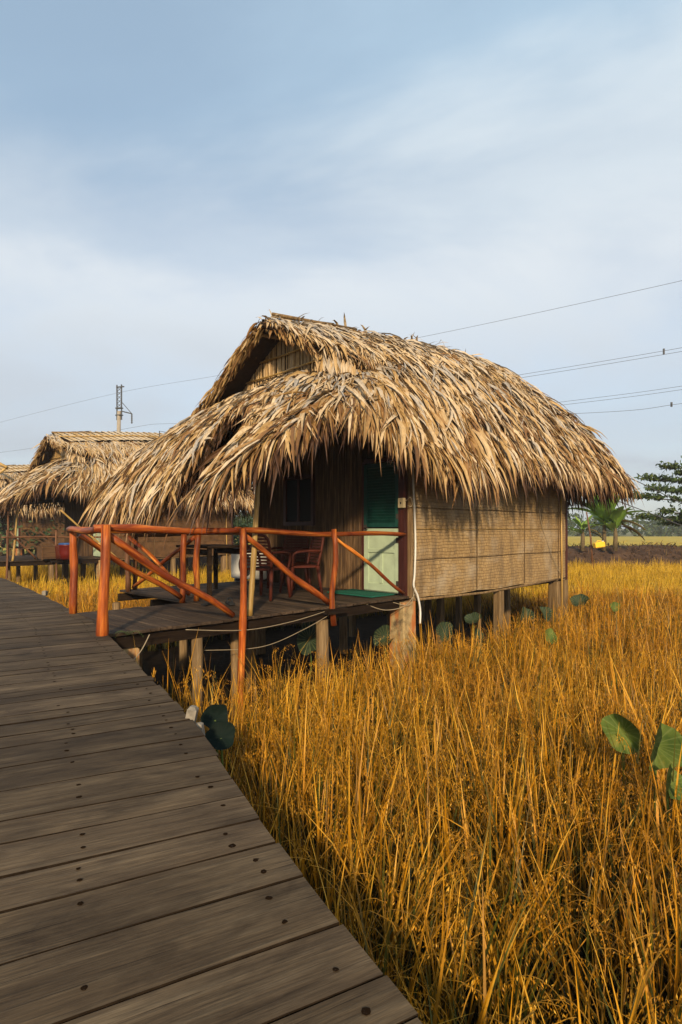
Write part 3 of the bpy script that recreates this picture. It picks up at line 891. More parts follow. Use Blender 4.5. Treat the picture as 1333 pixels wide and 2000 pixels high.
    if full:
        # the 300 leaves that show largest become parts of their own
        ca, sa = math.cos(HUT_ANG), math.sin(HUT_ANG)
        c = P[:, 2, 1]
        wx = C0.x + off.x + c[:, 0] * ca - c[:, 1] * sa; wy = C0.y + off.y + c[:, 0] * sa + c[:, 1] * ca
        ext = np.linalg.norm(P[:, 4, 1] - P[:, 0, 1], axis=1) * np.linalg.norm(P[:, 2, 2] - P[:, 2, 0], axis=1)
        show = ext / (wx ** 2 + wy ** 2)
        show[wy < 0.1] = 0
        facing = (c[:, 1] < 1.8) | (c[:, 0] < -2.2)      # slopes turned to the viewer
        show = np.where(facing, show, 0)
        top = np.argsort(-show)[:300]
        for i in top:
            r0 = P[i, 0, 1].copy()
            me = mesh_np('thatch_leaf', (P[i].reshape(-1, 3) - r0), LEAF_Q, M_thatch, False, T[i].reshape(-1, 3))
            link('thatch_leaf', me, roof, r0)
        m_ = np.ones(len(P), bool); m_[top] = False
        P, T = P[m_], T[m_]
    setp(link('thatch', leaves_mesh('thatch', P, T, M_thatch), roof), kind='stuff')

    # gable face of upright palm strips, tied by two thin poles
    gx = -0.76
    NS = 96 if full else 30
    mb_g = None
    for i in range(NS):
        t = 0.95 + (3.75 - 0.95) * (i + 0.5) / NS
        ztop = (4.36 - (t - 1.9) * 0.60) if t > 1.9 else (4.36 - (1.9 - t) * 0.68)
        z0 = 3.30
        if ztop < z0 + 0.05: continue
        w = 2.8 / NS * 1.15
        bx = pr.uniform(-0.012, 0.012); lean = pr.uniform(-0.03, 0.03)
        vs = []
        for k_ in range(4):
            f = k_ / 3; z = z0 + (ztop - z0) * f
            cx = t + lean * (1 - f)
            ww = w * (1.0 - 0.15 * f)
            vs += [(gx + bx, cx - ww / 2, z), (gx + bx - 0.012, cx, z), (gx + bx, cx + ww / 2, z)]
        q = [(k_ * 3 + j, k_ * 3 + j + 1, k_ * 3 + j + 4, k_ * 3 + j + 3) for k_ in range(3) for j in range(2)]
        tn = pr.uniform(0.3, 0.62)
        link('gable_strip', mesh_np('gable_strip', vs, np.array(q), M_thatch, False, np.array([[tn, 0.3, 0]] * len(vs))), hut)
    mb = MB(); mb.add([(gx + 0.05, 0.9, 3.1), (gx + 0.05, 3.9, 3.1), (gx + 0.05, 3.4, 3.45), (gx + 0.05, 1.9, 4.33), (gx + 0.05, 1.2, 3.86)], [], [(0, 1, 2), (0, 2, 3), (0, 3, 4)])
    mb.build('gable_backing', M_under, hut)
    for z, t0, t1 in ((3.86, 1.05, 2.75), (3.58, 0.95, 3.1)):
        mb = MB(); mb.tube([(gx - 0.04, t0, z + 0.03), (gx - 0.05, (t0 + t1) / 2, z - 0.01), (gx - 0.04, t1, z)], 0.014, 6)
        mb.build('gable_pole', M_bamboo, hut, True)
    # ridge pole ends and capping poles
    for (s0, t0, z0), (s1, t1, z1), r in (((-1.35, 2.05, 4.12), (0.6, 1.98, 4.22), 0.035), ((-1.12, 1.84, 4.42), (0.75, 1.80, 4.60), 0.028), ((-1.0, 1.93, 4.43), (0.3, 1.92, 4.62), 0.022), ((-1.28, 2.62, 3.92), (0.2, 2.62, 3.98), 0.025)):
        mb = MB(); mb.tube([(s0, t0, z0), (s1, t1, z1)], r, 7); mb.build('ridge_pole', M_stilt, hut, True)
    if not full:
        # braided ridge cap of slanting strips with a batten on each slope
        for sgn in (-1, 1):
            for i in range(46):
                s = -1.1 + 5.4 * i / 46
                zr = float(np.interp(s, [a for a, _ in RIDGE], [b_ for _, b_ in RIDGE]))
                sl = 0.52 if sgn < 0 else 0.56
                vs = [(s, 1.9, zr + 0.12), (s + 0.105, 1.9, zr + 0.125), (s + 0.53, 1.9 + sgn * 0.75, zr + 0.17 - 0.75 * sl), (s + 0.42, 1.9 + sgn * 0.75, zr + 0.15 - 0.75 * sl)]
                vs = [(a, b_, c_ + 0.02 * (i % 2)) for a, b_, c_ in vs]
                link('ridge_strip', mesh_np('ridge_strip', vs, np.array([(0, 1, 2, 3)]), M_thatch, False, np.array([[pr.uniform(0.45, 0.8), 0.4, 0]] * 4)), hut)
            mb = MB(); mb.tube([(-1.0, 1.9 + sgn * 0.47, 4.24), (1.7, 1.9 + sgn * 0.47, 4.56), (4.5, 1.9 + sgn * 0.47, 4.76)], 0.02, 6); mb.build('ridge_batten', M_bamboo, hut, True)

    # ------------- walls
    cols = [0.08, 1.84, 3.46, 4.86, 5.2]; rows = [-0.07, 0.52, 0.985, 1.32, 1.82, 2.6]
    for ci in range(4):
        for ri in range(5):
            x0, x1 = cols[ci], cols[ci + 1]; z0, z1 = rows[ri], rows[ri + 1]
            nx, nz = 9, 5; vs = []
            bul = pr.uniform(0.010, 0.035)
            for b_ in range(nz):
                for a in range(nx):
                    fx, fz = a / (nx - 1), b_ / (nz - 1)
                    y = -0.012 - bul * math.sin(fx * math.pi) * math.sin(fz * math.pi) - 0.006 * (1 - fz) - 0.003 * (ci % 2) - 0.004 * (ri % 2)
                    z = z0 + (z1 - z0) * fz + (0.012 * math.sin(fx * 7 + ci * 2 + ri)) * (1 if 0 < b_ < nz - 1 or ri == 0 and b_ == 0 else 0)
                    vs.append((x0 + 0.0015 + (x1 - x0 - 0.003) * fx, y, z + (0.002 if b_ == 0 and ri else 0)))
            q = [(j * nx + i, j * nx + i + 1, (j + 1) * nx + i + 1, (j + 1) * nx + i) for j in range(nz - 1) for i in range(nx - 1)]
            link('wall_mat', mesh_np('wall_mat', vs, np.array(q), M_weave if full else M_panel, True), hut)
    mb = MB(); mb.box((2.62, 0.03, 1.26), (5.16, 0.02, 2.66)); mb.build('wall_backing', M_under, hut)
    for x in cols[1:4]:
        mb = MB(); mb.box((x, -0.036, 1.27), (0.007, 0.010, 2.62)); mb.build('batten', M_stilt, hut)
    for ri, z in enumerate(rows[1:-1]):
        mb = MB(); mb.tube([(0.1 + 0.5 * k_, -0.034 + 0.004 * math.sin(k_), z + 0.008 * math.sin(k_ * 1.3 + ri)) for k_ in range(11)], 0.006, 5)
        mb.build('seam_strip', M_bamboo if ri % 2 else M_stilt, hut, True)
    mb = MB(); mb.tube([(0.05, -0.01, -0.085), (2.0, -0.03, -0.12), (3.6, -0.02, -0.09), (5.25, -0.01, -0.04)], 0.022, 6); mb.build('bottom_rail', M_stilt, hut, True)
    mb = MB(); mb.tube([(4.95, -0.07, -1.4), (4.93, -0.065, 0.6), (4.9, -0.06, 2.2)], 0.018, 6); mb.build('corner_bamboo', M_bamboo, hut, True)
    mb = MB(); mb.box((5.23, 0.0, 1.1), (0.06, 0.08, 2.5)); mb.build('corner_post', M_maroon, hut)
    mb = MB(); mb.box((-0.02, 0.06, 1.25), (0.07, 0.12, 2.6)); mb.build('corner_post', M_maroon, hut)
    mb = MB(); mb.box((0.045, -0.02, 1.2), (0.05, 0.07, 2.5)); mb.build('corner_post', M_stilt, hut)
    mb = MB(); mb.box((5.22, 1.9, 1.2), (0.05, 3.7, 2.6)); mb.build('rear_wall', M_panel, hut)
    mb = MB(); mb.box((2.62, 3.8, 1.2), (5.2, 0.05, 2.6)); mb.build('side_wall', M_panel, hut)
    mb = MB(); mb.box((2.62, 1.9, -0.10), (5.1, 3.7, 0.05)); mb.build('floor', M_beam, hut)
    # front wall: split-bamboo slats
    ns = 76 if full else 24
    me = None
    for i in range(ns):
        t = 0.92 + (3.8 - 0.92) * (i + 0.5) / ns
        if me is None:
            w = (3.8 - 0.92) / ns * 0.94; mb = MB()
            sec = [(0.0, -w / 2), (-0.012, -w / 4), (-0.016, 0), (-0.012, w / 4), (0.0, w / 2)]
            vs = [(a, b_, z) for z in (0, 2.6) for a, b_ in sec]
            mb.add(vs, [(k_ + 1, k_, k_ + 5, k_ + 6) for k_ in range(4)]); me = mb.mesh('bamboo_slat', M_slat)
        if 2.35 < t < 2.95: 
            pass
        link('bamboo_slat', me, hut, (-0.012 + pr.uniform(-0.004, 0.004), t, -0.02 + pr.uniform(-0.02, 0.02)))
    mb = MB(); mb.box((0.01, 2.3, 1.25), (0.03, 2.95, 2.6)); mb.build('front_wall', M_under, hut)
    # door
    door = bpy.data.objects.new('door', None); COL.objects.link(door); door.parent = hut
    dy0, dy1 = 0.13, 0.86
    dc = (dy0 + dy1) / 2
    mb = MB(); mb.box((0.0, dc, 0.50), (0.035, dy1 - dy0, 0.98)); mb.build('lower_panel', M_pale, door)
    for (a0, a1, z0, z1) in ((dy0, dy0 + 0.09, 0.02, 1.0), (dy1 - 0.09, dy1, 0.02, 1.0), (dy0 + 0.09, dy1 - 0.09, 0.9, 1.0), (dy0 + 0.09, dy1 - 0.09, 0.02, 0.14), (dc - 0.03, dc + 0.03, 0.14, 0.62), (dy0 + 0.09, dy1 - 0.09, 0.62, 0.68)):
        mb = MB(); mb.cham((-0.024, (a0 + a1) / 2, (z0 + z1) / 2), (0.022, a1 - a0 - 0.004, z1 - z0 - 0.004), 0.004); mb.build('door_rail', M_pale, door)
    mb = MB(); mb.box((0.012, dc, 1.52), (0.02, dy1 - dy0, 1.0)); mb.build('shutter_back', M_green, door)
    for (a0, a1, z0, z1) in ((dy0, dy0 + 0.07, 1.02, 2.02), (dy1 - 0.07, dy1, 1.02, 2.02), (dy0 + 0.07, dy1 - 0.07, 1.02, 1.09), (dy0 + 0.07, dy1 - 0.07, 1.95, 2.02)):
        mb = MB(); mb.box((-0.02, (a0 + a1) / 2, (z0 + z1) / 2), (0.04, a1 - a0 - 0.003, z1 - z0 - 0.003)); mb.build('shutter_frame', M_green, door)
    lm = None
    for i in range(19 if full else 0):
        if lm is None:
            mb = MB(); mb.box((0, 0, 0), (0.008, dy1 - dy0 - 0.15, 0.05), Matrix.Rotation(R(-32), 4, 'Y')); lm = mb.mesh('louvre', M_green)
        link('louvre', lm, door, (-0.022, dc, 1.12 + 0.0445 * i))
    if full:
        mb = MB(); mb.box((-0.045, dy1 - 0.045, 1.0), (0.02, 0.035, 0.12)); mb.tube([(-0.05, dy1 - 0.045, 1.02), (-0.085, dy1 - 0.045, 1.02), (-0.085, dy1 - 0.13, 1.015)], 0.008, 6); mb.build('handle', M_iron, door)
        for hz_ in (0.16, 0.82, 1.18, 1.86):
            mb = MB(); mb.box((-0.042, dy0 + 0.02, hz_), (0.012, 0.05, 0.08)); mb.build('hinge', M_iron, door)
    mb = MB(); mb.box((-0.01, dy1 + 0.025, 1.02), (0.06, 0.04, 2.08)); mb.build('door_frame', M_maroon, hut)
    mb = MB(); mb.box((-0.01, dc, 2.07), (0.06, dy1 - dy0, 0.06)); mb.build('door_frame', M_maroon, hut)
    if full:
        win = bpy.data.objects.new('window', None); COL.objects.link(win); win.parent = hut
        for (a0, a1, z0, z1) in ((2.05, 2.12, 1.05, 1.95), (2.82, 2.89, 1.05, 1.95), (2.12, 2.82, 1.05, 1.12), (2.12, 2.82, 1.88, 1.95), (2.45, 2.49, 1.12, 1.88)):
            mb = MB(); mb.box((-0.045, (a0 + a1) / 2, (z0 + z1) / 2), (0.05, a1 - a0 - 0.002, z1 - z0 - 0.002)); mb.build('window_frame', M_maroon, win)
        mb = MB(); mb.box((-0.035, 2.285, 1.5), (0.012, 0.32, 0.75)); mb.build('pane', M_glass, win)
        mb = MB(); mb.box((-0.035, 2.655, 1.5), (0.012, 0.32, 0.75)); mb.build('pane', M_glass, win)
    # ------------- stilts
    def pillar(x, y, w, z1, mat, name='pillar', tilt=0.0):
        mb = MB(); n_ = 7; vs = []
        for k_ in range(n_):
            z = GROUND_Z - 0.2 + (z1 - GROUND_Z + 0.2) * k_ / (n_ - 1)
            ww = w * (1.06 - 0.1 * k_ / (n_ - 1)) * (1 + pr.uniform(-0.02, 0.02))
            c = 0.15
            for a, b_ in ((-1 + c, -1), (1 - c, -1), (1, -1 + c), (1, 1 - c), (1 - c, 1), (-1 + c, 1), (-1, 1 - c), (-1, -1 + c)):
                vs.append((x + a * ww / 2 + tilt * k_ / n_, y + b_ * ww / 2, z))
        q = [(k_ * 8 + j, k_ * 8 + (j + 1) % 8, k_ * 8 + 8 + (j + 1) % 8, k_ * 8 + 8 + j) for k_ in range(n_ - 1) for j in range(8)]
        e = (n_ - 1) * 8
        mb.add(vs, q + [(e, e + 1, e + 2, e + 3), (e, e + 3, e + 4, e + 7), (e + 7, e + 4, e + 5, e + 6)])
        o = mb.build(name, mat, hut, False)
        return o
    p0 = pillar(-0.06, 0.03, 0.30, -0.09, M_conc)
    p0['label'] = 'corner pillar with rust stains under the door post'
    pillar(2.62, 0.02, 0.15, -0.13, M_stilt)
    pillar(4.9, 0.06, 0.22, -0.10, M_stilt); pillar(5.16, 0.0, 0.14, -0.08, M_stilt)
    for x in (1.2, 2.6, 3.9, 5.1):
        for y in (1.3, 2.6, 3.75): pillar(x, y, 0.12, -0.13, M_stilt)
    pillar(0.0, 1.9, 0.16, -0.13, M_stilt); pillar(0.0, 3.75, 0.2, -0.13, M_stilt)
    # porch posts under the front skirt, eave rafters
    for (x0, y0, x1, y1, r, z1, m_) in ((-2.86, 0.0, -2.68, 0.02, 0.033, 1.98, M_bamboo), (-2.56, 1.7, -2.56, 1.7, 0.032, 1.75, M_logdull), (-2.54, 3.72, -2.54, 3.72, 0.035, 1.66, M_logdull)):
        mb = MB()
        if m_ is M_bamboo:
            pts, rad = [], []
            for k_ in range(25):
                f = k_ / 24
                nd = 1.0 + (0.14 if k_ % 4 == 0 else 0.0)
                pts.append((x0 + (x1 - x0) * f + 0.012 * math.sin(f * 5), y0 + (y1 - y0) * f + 0.01 * math.sin(f * 4), -0.02 + z1 * f)); rad.append(r * nd * (1.05 - 0.2 * f))
            mb.tube(pts, rad, 10)
        else:
            mb.tube([(x0, y0, -0.1), (x1 + 0.02, y1, z1 * 0.5), (x1, y1, z1)], [r * 1.1, r, r], 8, True, 0.05)
        o = mb.build('porch_post', m_, hut, True)
    for y in (1.75, 2.6, 3.4, 4.05):
        mb = MB(); mb.tube([(-2.72, y * 0.97, 1.50), (-2.25, y * 0.98, 2.02), (-1.55, y, 2.62), (-0.8, y, 3.16)], 0.03, 6); mb.build('rafter', M_logdull, hut, True)
    mb = MB(); mb.tube([(-3.1, -0.05, 1.60), (-2.5, 0.1, 2.0), (-1.5, 0.5, 2.6), (-0.5, 1.25, 3.2)], 0.03, 6); mb.build('rafter', M_logdull, hut, True)
    mb = MB(); mb.tube([(-2.56, 1.55, 1.70), (-2.5, 4.0, 1.66)], 0.035, 7); mb.build('eave_beam', M_logdull, hut, True)
    return hut


hut1 = build_hut(Vector((0, 0, 0)), 21, True, 'nearest thatched hut on stilts with woven walls and a green door')
hut2 = build_hut(OFF2, 33, False, 'second thatched hut behind the railing, with a neat braided ridge', dens=0.62)
hut3 = build_hut(OFF2 * 2, 45, False, 'farthest thatched hut, a sliver of roof at the left edge', dens=0.3)

# crossed bamboo pole ends at the front of the far hut's roof
for a_, b_ in ((at(-40, 884, 30.5), at(14, 913, 30.0)), (at(-30, 946, 30.3), at(15, 912, 30.1))):
    Mi = Matrix.Translation(-Vector(hut3.location)); Rz = Matrix.Rotation(-HUT_ANG, 4, 'Z')
    mb = MB(); mb.tube([Rz @ (Mi @ a_), Rz @ (Mi @ ((a_ + b_) / 2)), Rz @ (Mi @ b_)], 0.075, 7); mb.build('ridge_pole', M_bamboo, hut3, True)

# ------------------------------------------------------------------ hut 1: small fittings
def tube_thing(name, pts, r, mat, parent=None, n=6, sm=10):
    mb = MB(); mb.tube(smooth_path(pts, sm), r, n)
    return mb.build(name, mat, parent, True)


mb = MB(); mb.cham((-0.075, 0.035, 1.38), (0.05, 0.11, 0.15), 0.008)
jb = mb.build('junction_box', simple_mat('cream_plastic', (0.42, 0.33, 0.19), 0.6, 0.2, 0.1, 6), hut1)
mb = MB(); mb.cham((-0.104, 0.035, 1.38), (0.006, 0.02, 0.03), 0.002); mb.build('switch', M_black, jb)
tube_thing('cable_loop', [(-0.06, -0.02, 1.40), (-0.05, -0.10, 1.46), (0.0, -0.10, 1.40), (0.0, -0.09, 1.33), (-0.05, -0.05, 1.34)], 0.006, M_cable, hut1)
tube_thing('conduit', [(0.06, -0.075, 2.3), (0.06, -0.075, 1.7), (0.08, -0.085, 1.2), (0.085, -0.095, 0.75), (0.06, -0.10, 0.32), (0.04, -0.10, 0.14), (0.11, -0.12, -0.02), (0.13, -0.15, -0.22), (0.09, -0.18, -0.42)], 0.016, M_white, hut1)
tube_thing('wall_wire', [(4.0, -0.045, 1.9), (4.05, -0.05, 1.2), (4.45, -0.05, 0.55), (4.9, -0.05, 0.05)], 0.006, M_cable, hut1)
setp(tube_thing('cable', [hw(-0.9, -0.02, -0.06), hw(-0.55, -0.05, -0.17), hw(-0.2, -0.12, -0.14), hw(0.0, -0.15, 0.02)], 0.006, M_cable), 'pale cable looping below the door to the corner pillar', 'cable')
setp(tube_thing('cable', [hw(-0.35, -0.03, -0.08), hw(-0.12, -0.16, -0.12), hw(0.02, -0.13, 0.12)], 0.005, M_cable), 'short thin cable curling over the top of the corner pillar', 'cable')
setp(tube_thing('cable', [hw(-3.75, -0.12, -0.06), hw(-3.0, -0.14, -0.15), hw(-2.3, -0.12, -0.13), hw(-1.65, -0.10, -0.05)], 0.0045, M_cable), 'pale wire hanging tight along the porch deck edge', 'wire')
setp(tube_thing('cable', [hw(-3.4, 0.1, -0.36), hw(-2.7, -0.02, -0.40), hw(-2.1, -0.08, -0.26), hw(-1.55, -0.08, -0.08)], 0.004, M_cable), 'lower thin wire sagging beneath the porch deck', 'wire')
setp(tube_thing('rope', [hw(-4.15, -0.12, -0.06), hw(-4.3, -0.2, -0.22), hw(-4.55, -0.32, -0.34), hw(-4.85, -0.45, -0.36)], 0.006, M_cable), 'pale rope drooping from the walkway edge to the boardwalk', 'rope')

# ------------------------------------------------------------------ porch deck
def copy_tree(o, off, parent=None):
    c = o.copy(); COL.objects.link(c)
    if parent is None: c.location = o.location + off
    else: c.parent = parent
    for ch in list(o.children): copy_tree(ch, off, c)
    return c


deck = thing('porch_deck', 'plank deck joining the boardwalk to the nearest hut', 'deck', C0, HUT_ANG)
prd = random.Random(5)
s = -4.78
while s < -0.04:
    w = prd.choice([0.11, 0.13, 0.15, 0.17])
    t0 = -0.07 + prd.uniform(-0.02, 0.02)
    t1 = (1.58 if s < -2.85 else 3.85) + prd.uniform(-0.02, 0.02)
    if s + w > -0.035: w = -0.035 - s
    if w < 0.03: break
    mb = MB(); mb.cham((0, (t1 - t0) / 2, -0.018), (w - prd.uniform(0.005, 0.012), t1 - t0, 0.034), 0.004)
    o = mb.build('plank', M_deck, deck)
    o.location = (s + w / 2, t0, -0.012 + prd.uniform(-0.004, 0.004)); o.rotation_euler = (0, prd.uniform(-0.012, 0.012), prd.uniform(-0.004, 0.004))
    s += w
for (t, x0, x1) in ((0.0, -4.7, -0.1), (0.75, -4.7, -0.1), (1.5, -4.7, -0.1), (2.6, -2.8, -0.1), (3.75, -2.8, -0.1)):
    mb = MB(); mb.box(((x0 + x1) / 2, t, -0.125), (x1 - x0, 0.06, 0.12)); mb.build('beam', M_beam, deck)
for (x, t, r, m_) in ((-1.72, 0.0, 0.085, M_stilt), (-1.72, 1.6, 0.07, M_stilt), (-1.72, 3.6, 0.07, M_stilt), (-3.55, 0.0, 0.06, M_stilt), (-3.55, 1.45, 0.06, M_stilt), (-2.9, 0.25, 0.05, M_stilt), (-2.9, 3.6, 0.06, M_stilt)):
    mb = MB(); mb.tube([(x, t, GROUND_Z - 0.2), (x + 0.01, t, -0.8), (x, t, -0.187)], [r * 1.1, r, r], 9, True, 0.04); mb.build('stilt', m_, deck, True)
for (x, t) in ((-4.35, 0.12), (-4.35, 1.45)):
    mb = MB(); mb.cham((x, t, -0.82), (0.28, 0.28, 1.26), 0.02); mb.build('pillar', M_conc, deck)
# ledger board and end block
mb = MB(); mb.box((-1.6, -0.14, -0.07), (0.34, 0.10, 0.06)); mb.build('bracket', M_beam, deck)
mb = MB(); mb.cham((-4.66, 0.02, -0.09), (0.14, 0.12, 0.10), 0.01); mb.build('end_block', M_beam, deck)

# ------------------------------------------------------------------ log railing
rail = thing('log_railing', 'orange varnished log railing with diagonal braces along the near walkway', 'railing', C0, HUT_ANG)


def log(name, a, b_, r0, r1, parent, mat=None, seed=0, bend=0.02, n=10):
    a, b_ = Vector(a), Vector(b_); pr = random.Random(seed)
    L_ = (b_ - a).length; m_ = max(7, int(L_ / 0.16))
    mb = MB(); pts, rad = [], []
    ph1, ph2 = pr.uniform(0, 6), pr.uniform(0, 6)
    knots = [pr.uniform(0.1, 0.9) for _ in range(max(1, int(L_ / 0.7)))]
    for k in range(m_):
        f = k / (m_ - 1)
        bump_ = sum(0.22 * math.exp(-((f - kn) * L_ / 0.05) ** 2) for kn in knots)
        pts.append((bend * math.sin(f * 5 + ph1) * math.sin(f * math.pi), bend * math.sin(f * 4 + ph2) * math.sin(f * math.pi), L_ * f))
        rad.append((r0 + (r1 - r0) * f) * (1 + pr.uniform(-0.05, 0.05) + bump_))
    mb.tube(pts, rad, n, True, 0.035)
    o = mb.build(name, mat or M_log, parent, True)
    q = (b_ - a).to_track_quat('Z', 'X')
    o.location = a; o.rotation_mode = 'QUATERNION'; o.rotation_quaternion = q
    return o


A_, B_, C_, D_, E_ = (-4.30, 1.53), (-4.62, -0.13), (-3.04, -0.13), (-1.62, -0.12), (-2.80, 1.62)
log('post', (A_[0], A_[1], -0.06), (A_[0], A_[1] + 0.02, 0.98), 0.047, 0.042, rail, seed=1)
log('post', (B_[0] - 0.02, B_[1] - 0.02, -0.16), (B_[0] + 0.03, B_[1], 1.03), 0.050, 0.045, rail, seed=2, bend=0.016)
log('post', (C_[0] - 0.02, C_[1], -1.5), (C_[0], C_[1], 1.0), 0.043, 0.038, rail, seed=3)
log('post', (D_[0], D_[1], -0.26), (D_[0], D_[1], 0.99), 0.040, 0.035, rail, seed=14, bend=0.03)
log('post', (E_[0] - 0.03, E_[1] + 0.0, -0.02), (E_[0], E_[1], 0.95), 0.04, 0.038, rail, seed=5)
log('post', (E_[0] + 0.2, E_[1] + 0.02, -0.02), (E_[0] + 0.22, E_[1], 0.95), 0.042, 0.04, rail, seed=6)
log('top_rail', (A_[0] - 0.02, A_[1] + 0.08, 0.985), (B_[0] + 0.04, B_[1] + 0.05, 0.995), 0.036, 0.038, rail, seed=7)
log('top_rail', (B_[0] - 0.06, B_[1] + 0.06, 1.0), (C_[0] + 0.05, C_[1] + 0.07, 0.975), 0.038, 0.032, rail, seed=8, bend=0.018)
log('top_rail', (C_[0] - 0.05, C_[1] + 0.085, 0.985), (-0.02, 0.02, 0.905), 0.033, 0.031, rail, seed=9, bend=0.03)
log('top_rail', (A_[0], A_[1] + 0.02, 0.99), (E_[0] + 0.25, E_[1] + 0.06, 0.965), 0.034, 0.03, rail, seed=10)
log('brace', (A_[0] + 0.08, A_[1] + 0.0, 0.92), (E_[0] - 0.05, E_[1] + 0.0, 0.06), 0.035, 0.037, rail, seed=11, bend=0.03)
log('brace', (B_[0] + 0.08, B_[1] + 0.06, 0.93), (C_[0] - 0.08, C_[1] + 0.08, 0.02), 0.040, 0.034, rail, seed=12, bend=0.03)
log('brace', (C_[0] + 0.05, C_[1] + 0.07, 0.93), (D_[0] - 0.03, D_[1] + 0.06, 0.03), 0.034, 0.039, rail, seed=13, bend=0.03)
log('brace', (D_[0] + 0.03, D_[1] + 0.06, 0.90), (-0.08, 0.0, 0.03), 0.023, 0.026, rail, seed=15)
rail2 = thing('log_railing', 'darker far railing with crossed poles at the back of the walkway', 'railing', C0, HUT_ANG)
log('top_rail', (E_[0] + 0.26, E_[1] + 0.06, 0.96), (-2.72, 3.6, 0.96), 0.04, 0.04, rail2, M_logdull, 21)
log('post', (-2.74, 3.52, -0.02), (-2.74, 3.52, 0.95), 0.04, 0.04, rail2, M_logdull, 22)
log('brace', (E_[0] + 0.22, E_[1] + 0.1, 0.88), (-2.70, 3.42, 0.06), 0.03, 0.03, rail2, M_log, 23)
log('brace', (E_[0] + 0.14, E_[1] + 0.12, 0.08), (-2.76, 3.44, 0.86), 0.03, 0.03, rail2, M_log, 24)
log('post', (-1.4, 3.72, -0.02), (-1.4, 3.72, 0.95), 0.035, 0.035, rail2, M_logdull, 25)
log('top_rail', (-2.78, 3.62, 0.90), (-0.1, 3.72, 0.90), 0.035, 0.035, rail2, M_logdull, 26)

# the second hut has a deck and railing of the same build
deck2 = copy_tree(deck, OFF2); deck2['label'] = 'dark plank deck in front of the second hut'
rail3 = thing('log_railing', 'thin dull pole railing in front of the second hut', 'railing', C0 + OFF2, HUT_ANG)
log('top_rail', (-3.2, -0.1, 0.72), (-0.05, 0.0, 0.70), 0.03, 0.03, rail3, M_logdull, 31)
log('post', (-3.04, -0.1, -1.4), (-3.04, -0.1, 0.95), 0.035, 0.03, rail3, M_logdull, 32)
log('post', (-1.6, -0.1, -1.4), (-1.6, -0.1, 0.95), 0.035, 0.03, rail3, M_logdull, 33)
log('brace', (-2.95, -0.06, 0.9), (-2.2, -0.06, 0.02), 0.028, 0.03, rail3, M_logdull, 34)
log('brace', (-1.5, -0.2, 1.6), (0.4, -0.3, -0.1), 0.03, 0.03, rail3, M_bamboo, 35)
log('brace', (-2.1, -0.06, 0.9), (-1.1, -0.06, 0.1), 0.028, 0.03, rail3, M_logdull, 36)

# ------------------------------------------------------------------ porch furniture
def make_chair(label, loc, rz):
    t = thing('plastic_chair', label, 'chair', loc, rz, 'plastic chairs on the porch')
    # seat: dished slab
    n = 7; vs = []
    for z0 in (0.0, -0.03):
        for i in range(n):
            for j in range(n):
                x, y = -0.23 + 0.46 * i / (n - 1), -0.23 + 0.46 * j / (n - 1)
                vs.append((x * (1 - 0.08 * (j == 0)), y, 0.44 + z0 - 0.02 * (1 - (2 * i / (n - 1) - 1) ** 2) * (1 - (2 * j / (n - 1) - 1) ** 2)))
    q = [(i * n + j, (i + 1) * n + j, (i + 1) * n + j + 1, i * n + j + 1) for i in range(n - 1) for j in range(n - 1)]
    o = n * n
    q += [tuple(o + k for k in f[::-1]) for f in q[:]]
    per = [(i, 0) for i in range(n)] + [(n - 1, j) for j in range(1, n)] + [(i, n - 1) for i in range(n - 2, -1, -1)] + [(0, j) for j in range(n - 2, 0, -1)]
    for a, b_ in zip(per, per[1:] + per[:1]):
        ia, ib = a[0] * n + a[1], b_[0] * n + b_[1]; q.append((ib, ia, ia + o, ib + o))
    link('seat', mesh_np('seat', vs, np.array(q), M_red, False), t)
    for sx in (-1, 1):
        mb = MB(); mb.tube([(sx * 0.25, 0.23, 0.0), (sx * 0.225, 0.20, 0.43)], [0.022, 0.032], 6); mb.build('leg', M_red, t, True)
        mb = MB(); mb.tube([(sx * 0.24, -0.27, 0.0), (sx * 0.215, -0.21, 0.43)], [0.022, 0.032], 6); mb.build('leg', M_red, t, True)
        mb = MB(); mb.tube(smooth_path([(sx * 0.24, 0.20, 0.43), (sx * 0.275, 0.19, 0.62), (sx * 0.275, 0.0, 0.66), (sx * 0.255, -0.24, 0.66)], 5), [0.02] * 16, 6); mb.build('armrest', M_red, t, True)
    mb = MB(); mb.tube(smooth_path([(-0.22, -0.21, 0.43), (-0.23, -0.27, 0.70), (-0.19, -0.31, 0.88), (0, -0.33, 0.91), (0.19, -0.31, 0.88), (0.23, -0.27, 0.70), (0.22, -0.21, 0.43)], 5), 0.022, 6); mb.build('back_frame', M_red, t, True)
    for k in range(9):
        z = 0.49 + 0.045 * k
        mb = MB(); mb.box((0, -0.225 - 0.19 * (z - 0.43), z), (0.42, 0.014, 0.03)); mb.build('back_slat', M_red, t)
    return t


make_chair('red-brown plastic chair standing nearest the bamboo post on the porch', hw(-1.75, 1.15, 0), HUT_ANG - R(70))
make_chair('red-brown plastic chair beside the window wall on the porch', hw(-1.05, 1.25, 0), HUT_ANG + R(70))
make_chair('red-brown plastic chair in the shade behind the table', hw(-0.6, 2.1, 0), HUT_ANG + R(110))
tb = thing('porch_table', 'dark low wooden table in the shade of the porch', 'table', hw(-1.9, 2.35, 0), HUT_ANG)
mb = MB(); mb.cham((0, 0, 0.72), (0.75, 0.95, 0.035), 0.006); mb.build('tabletop', M_beam, tb)
for sx in (-1, 1):
    for sy in (-1, 1):
        mb = MB(); mb.box((sx * 0.31, sy * 0.41, 0.35), (0.055, 0.055, 0.70)); mb.build('leg', M_beam, tb)
    mb = MB(); mb.box((sx * 0.31, 0, 0.64), (0.03, 0.76, 0.09)); mb.build('apron', M_beam, tb)
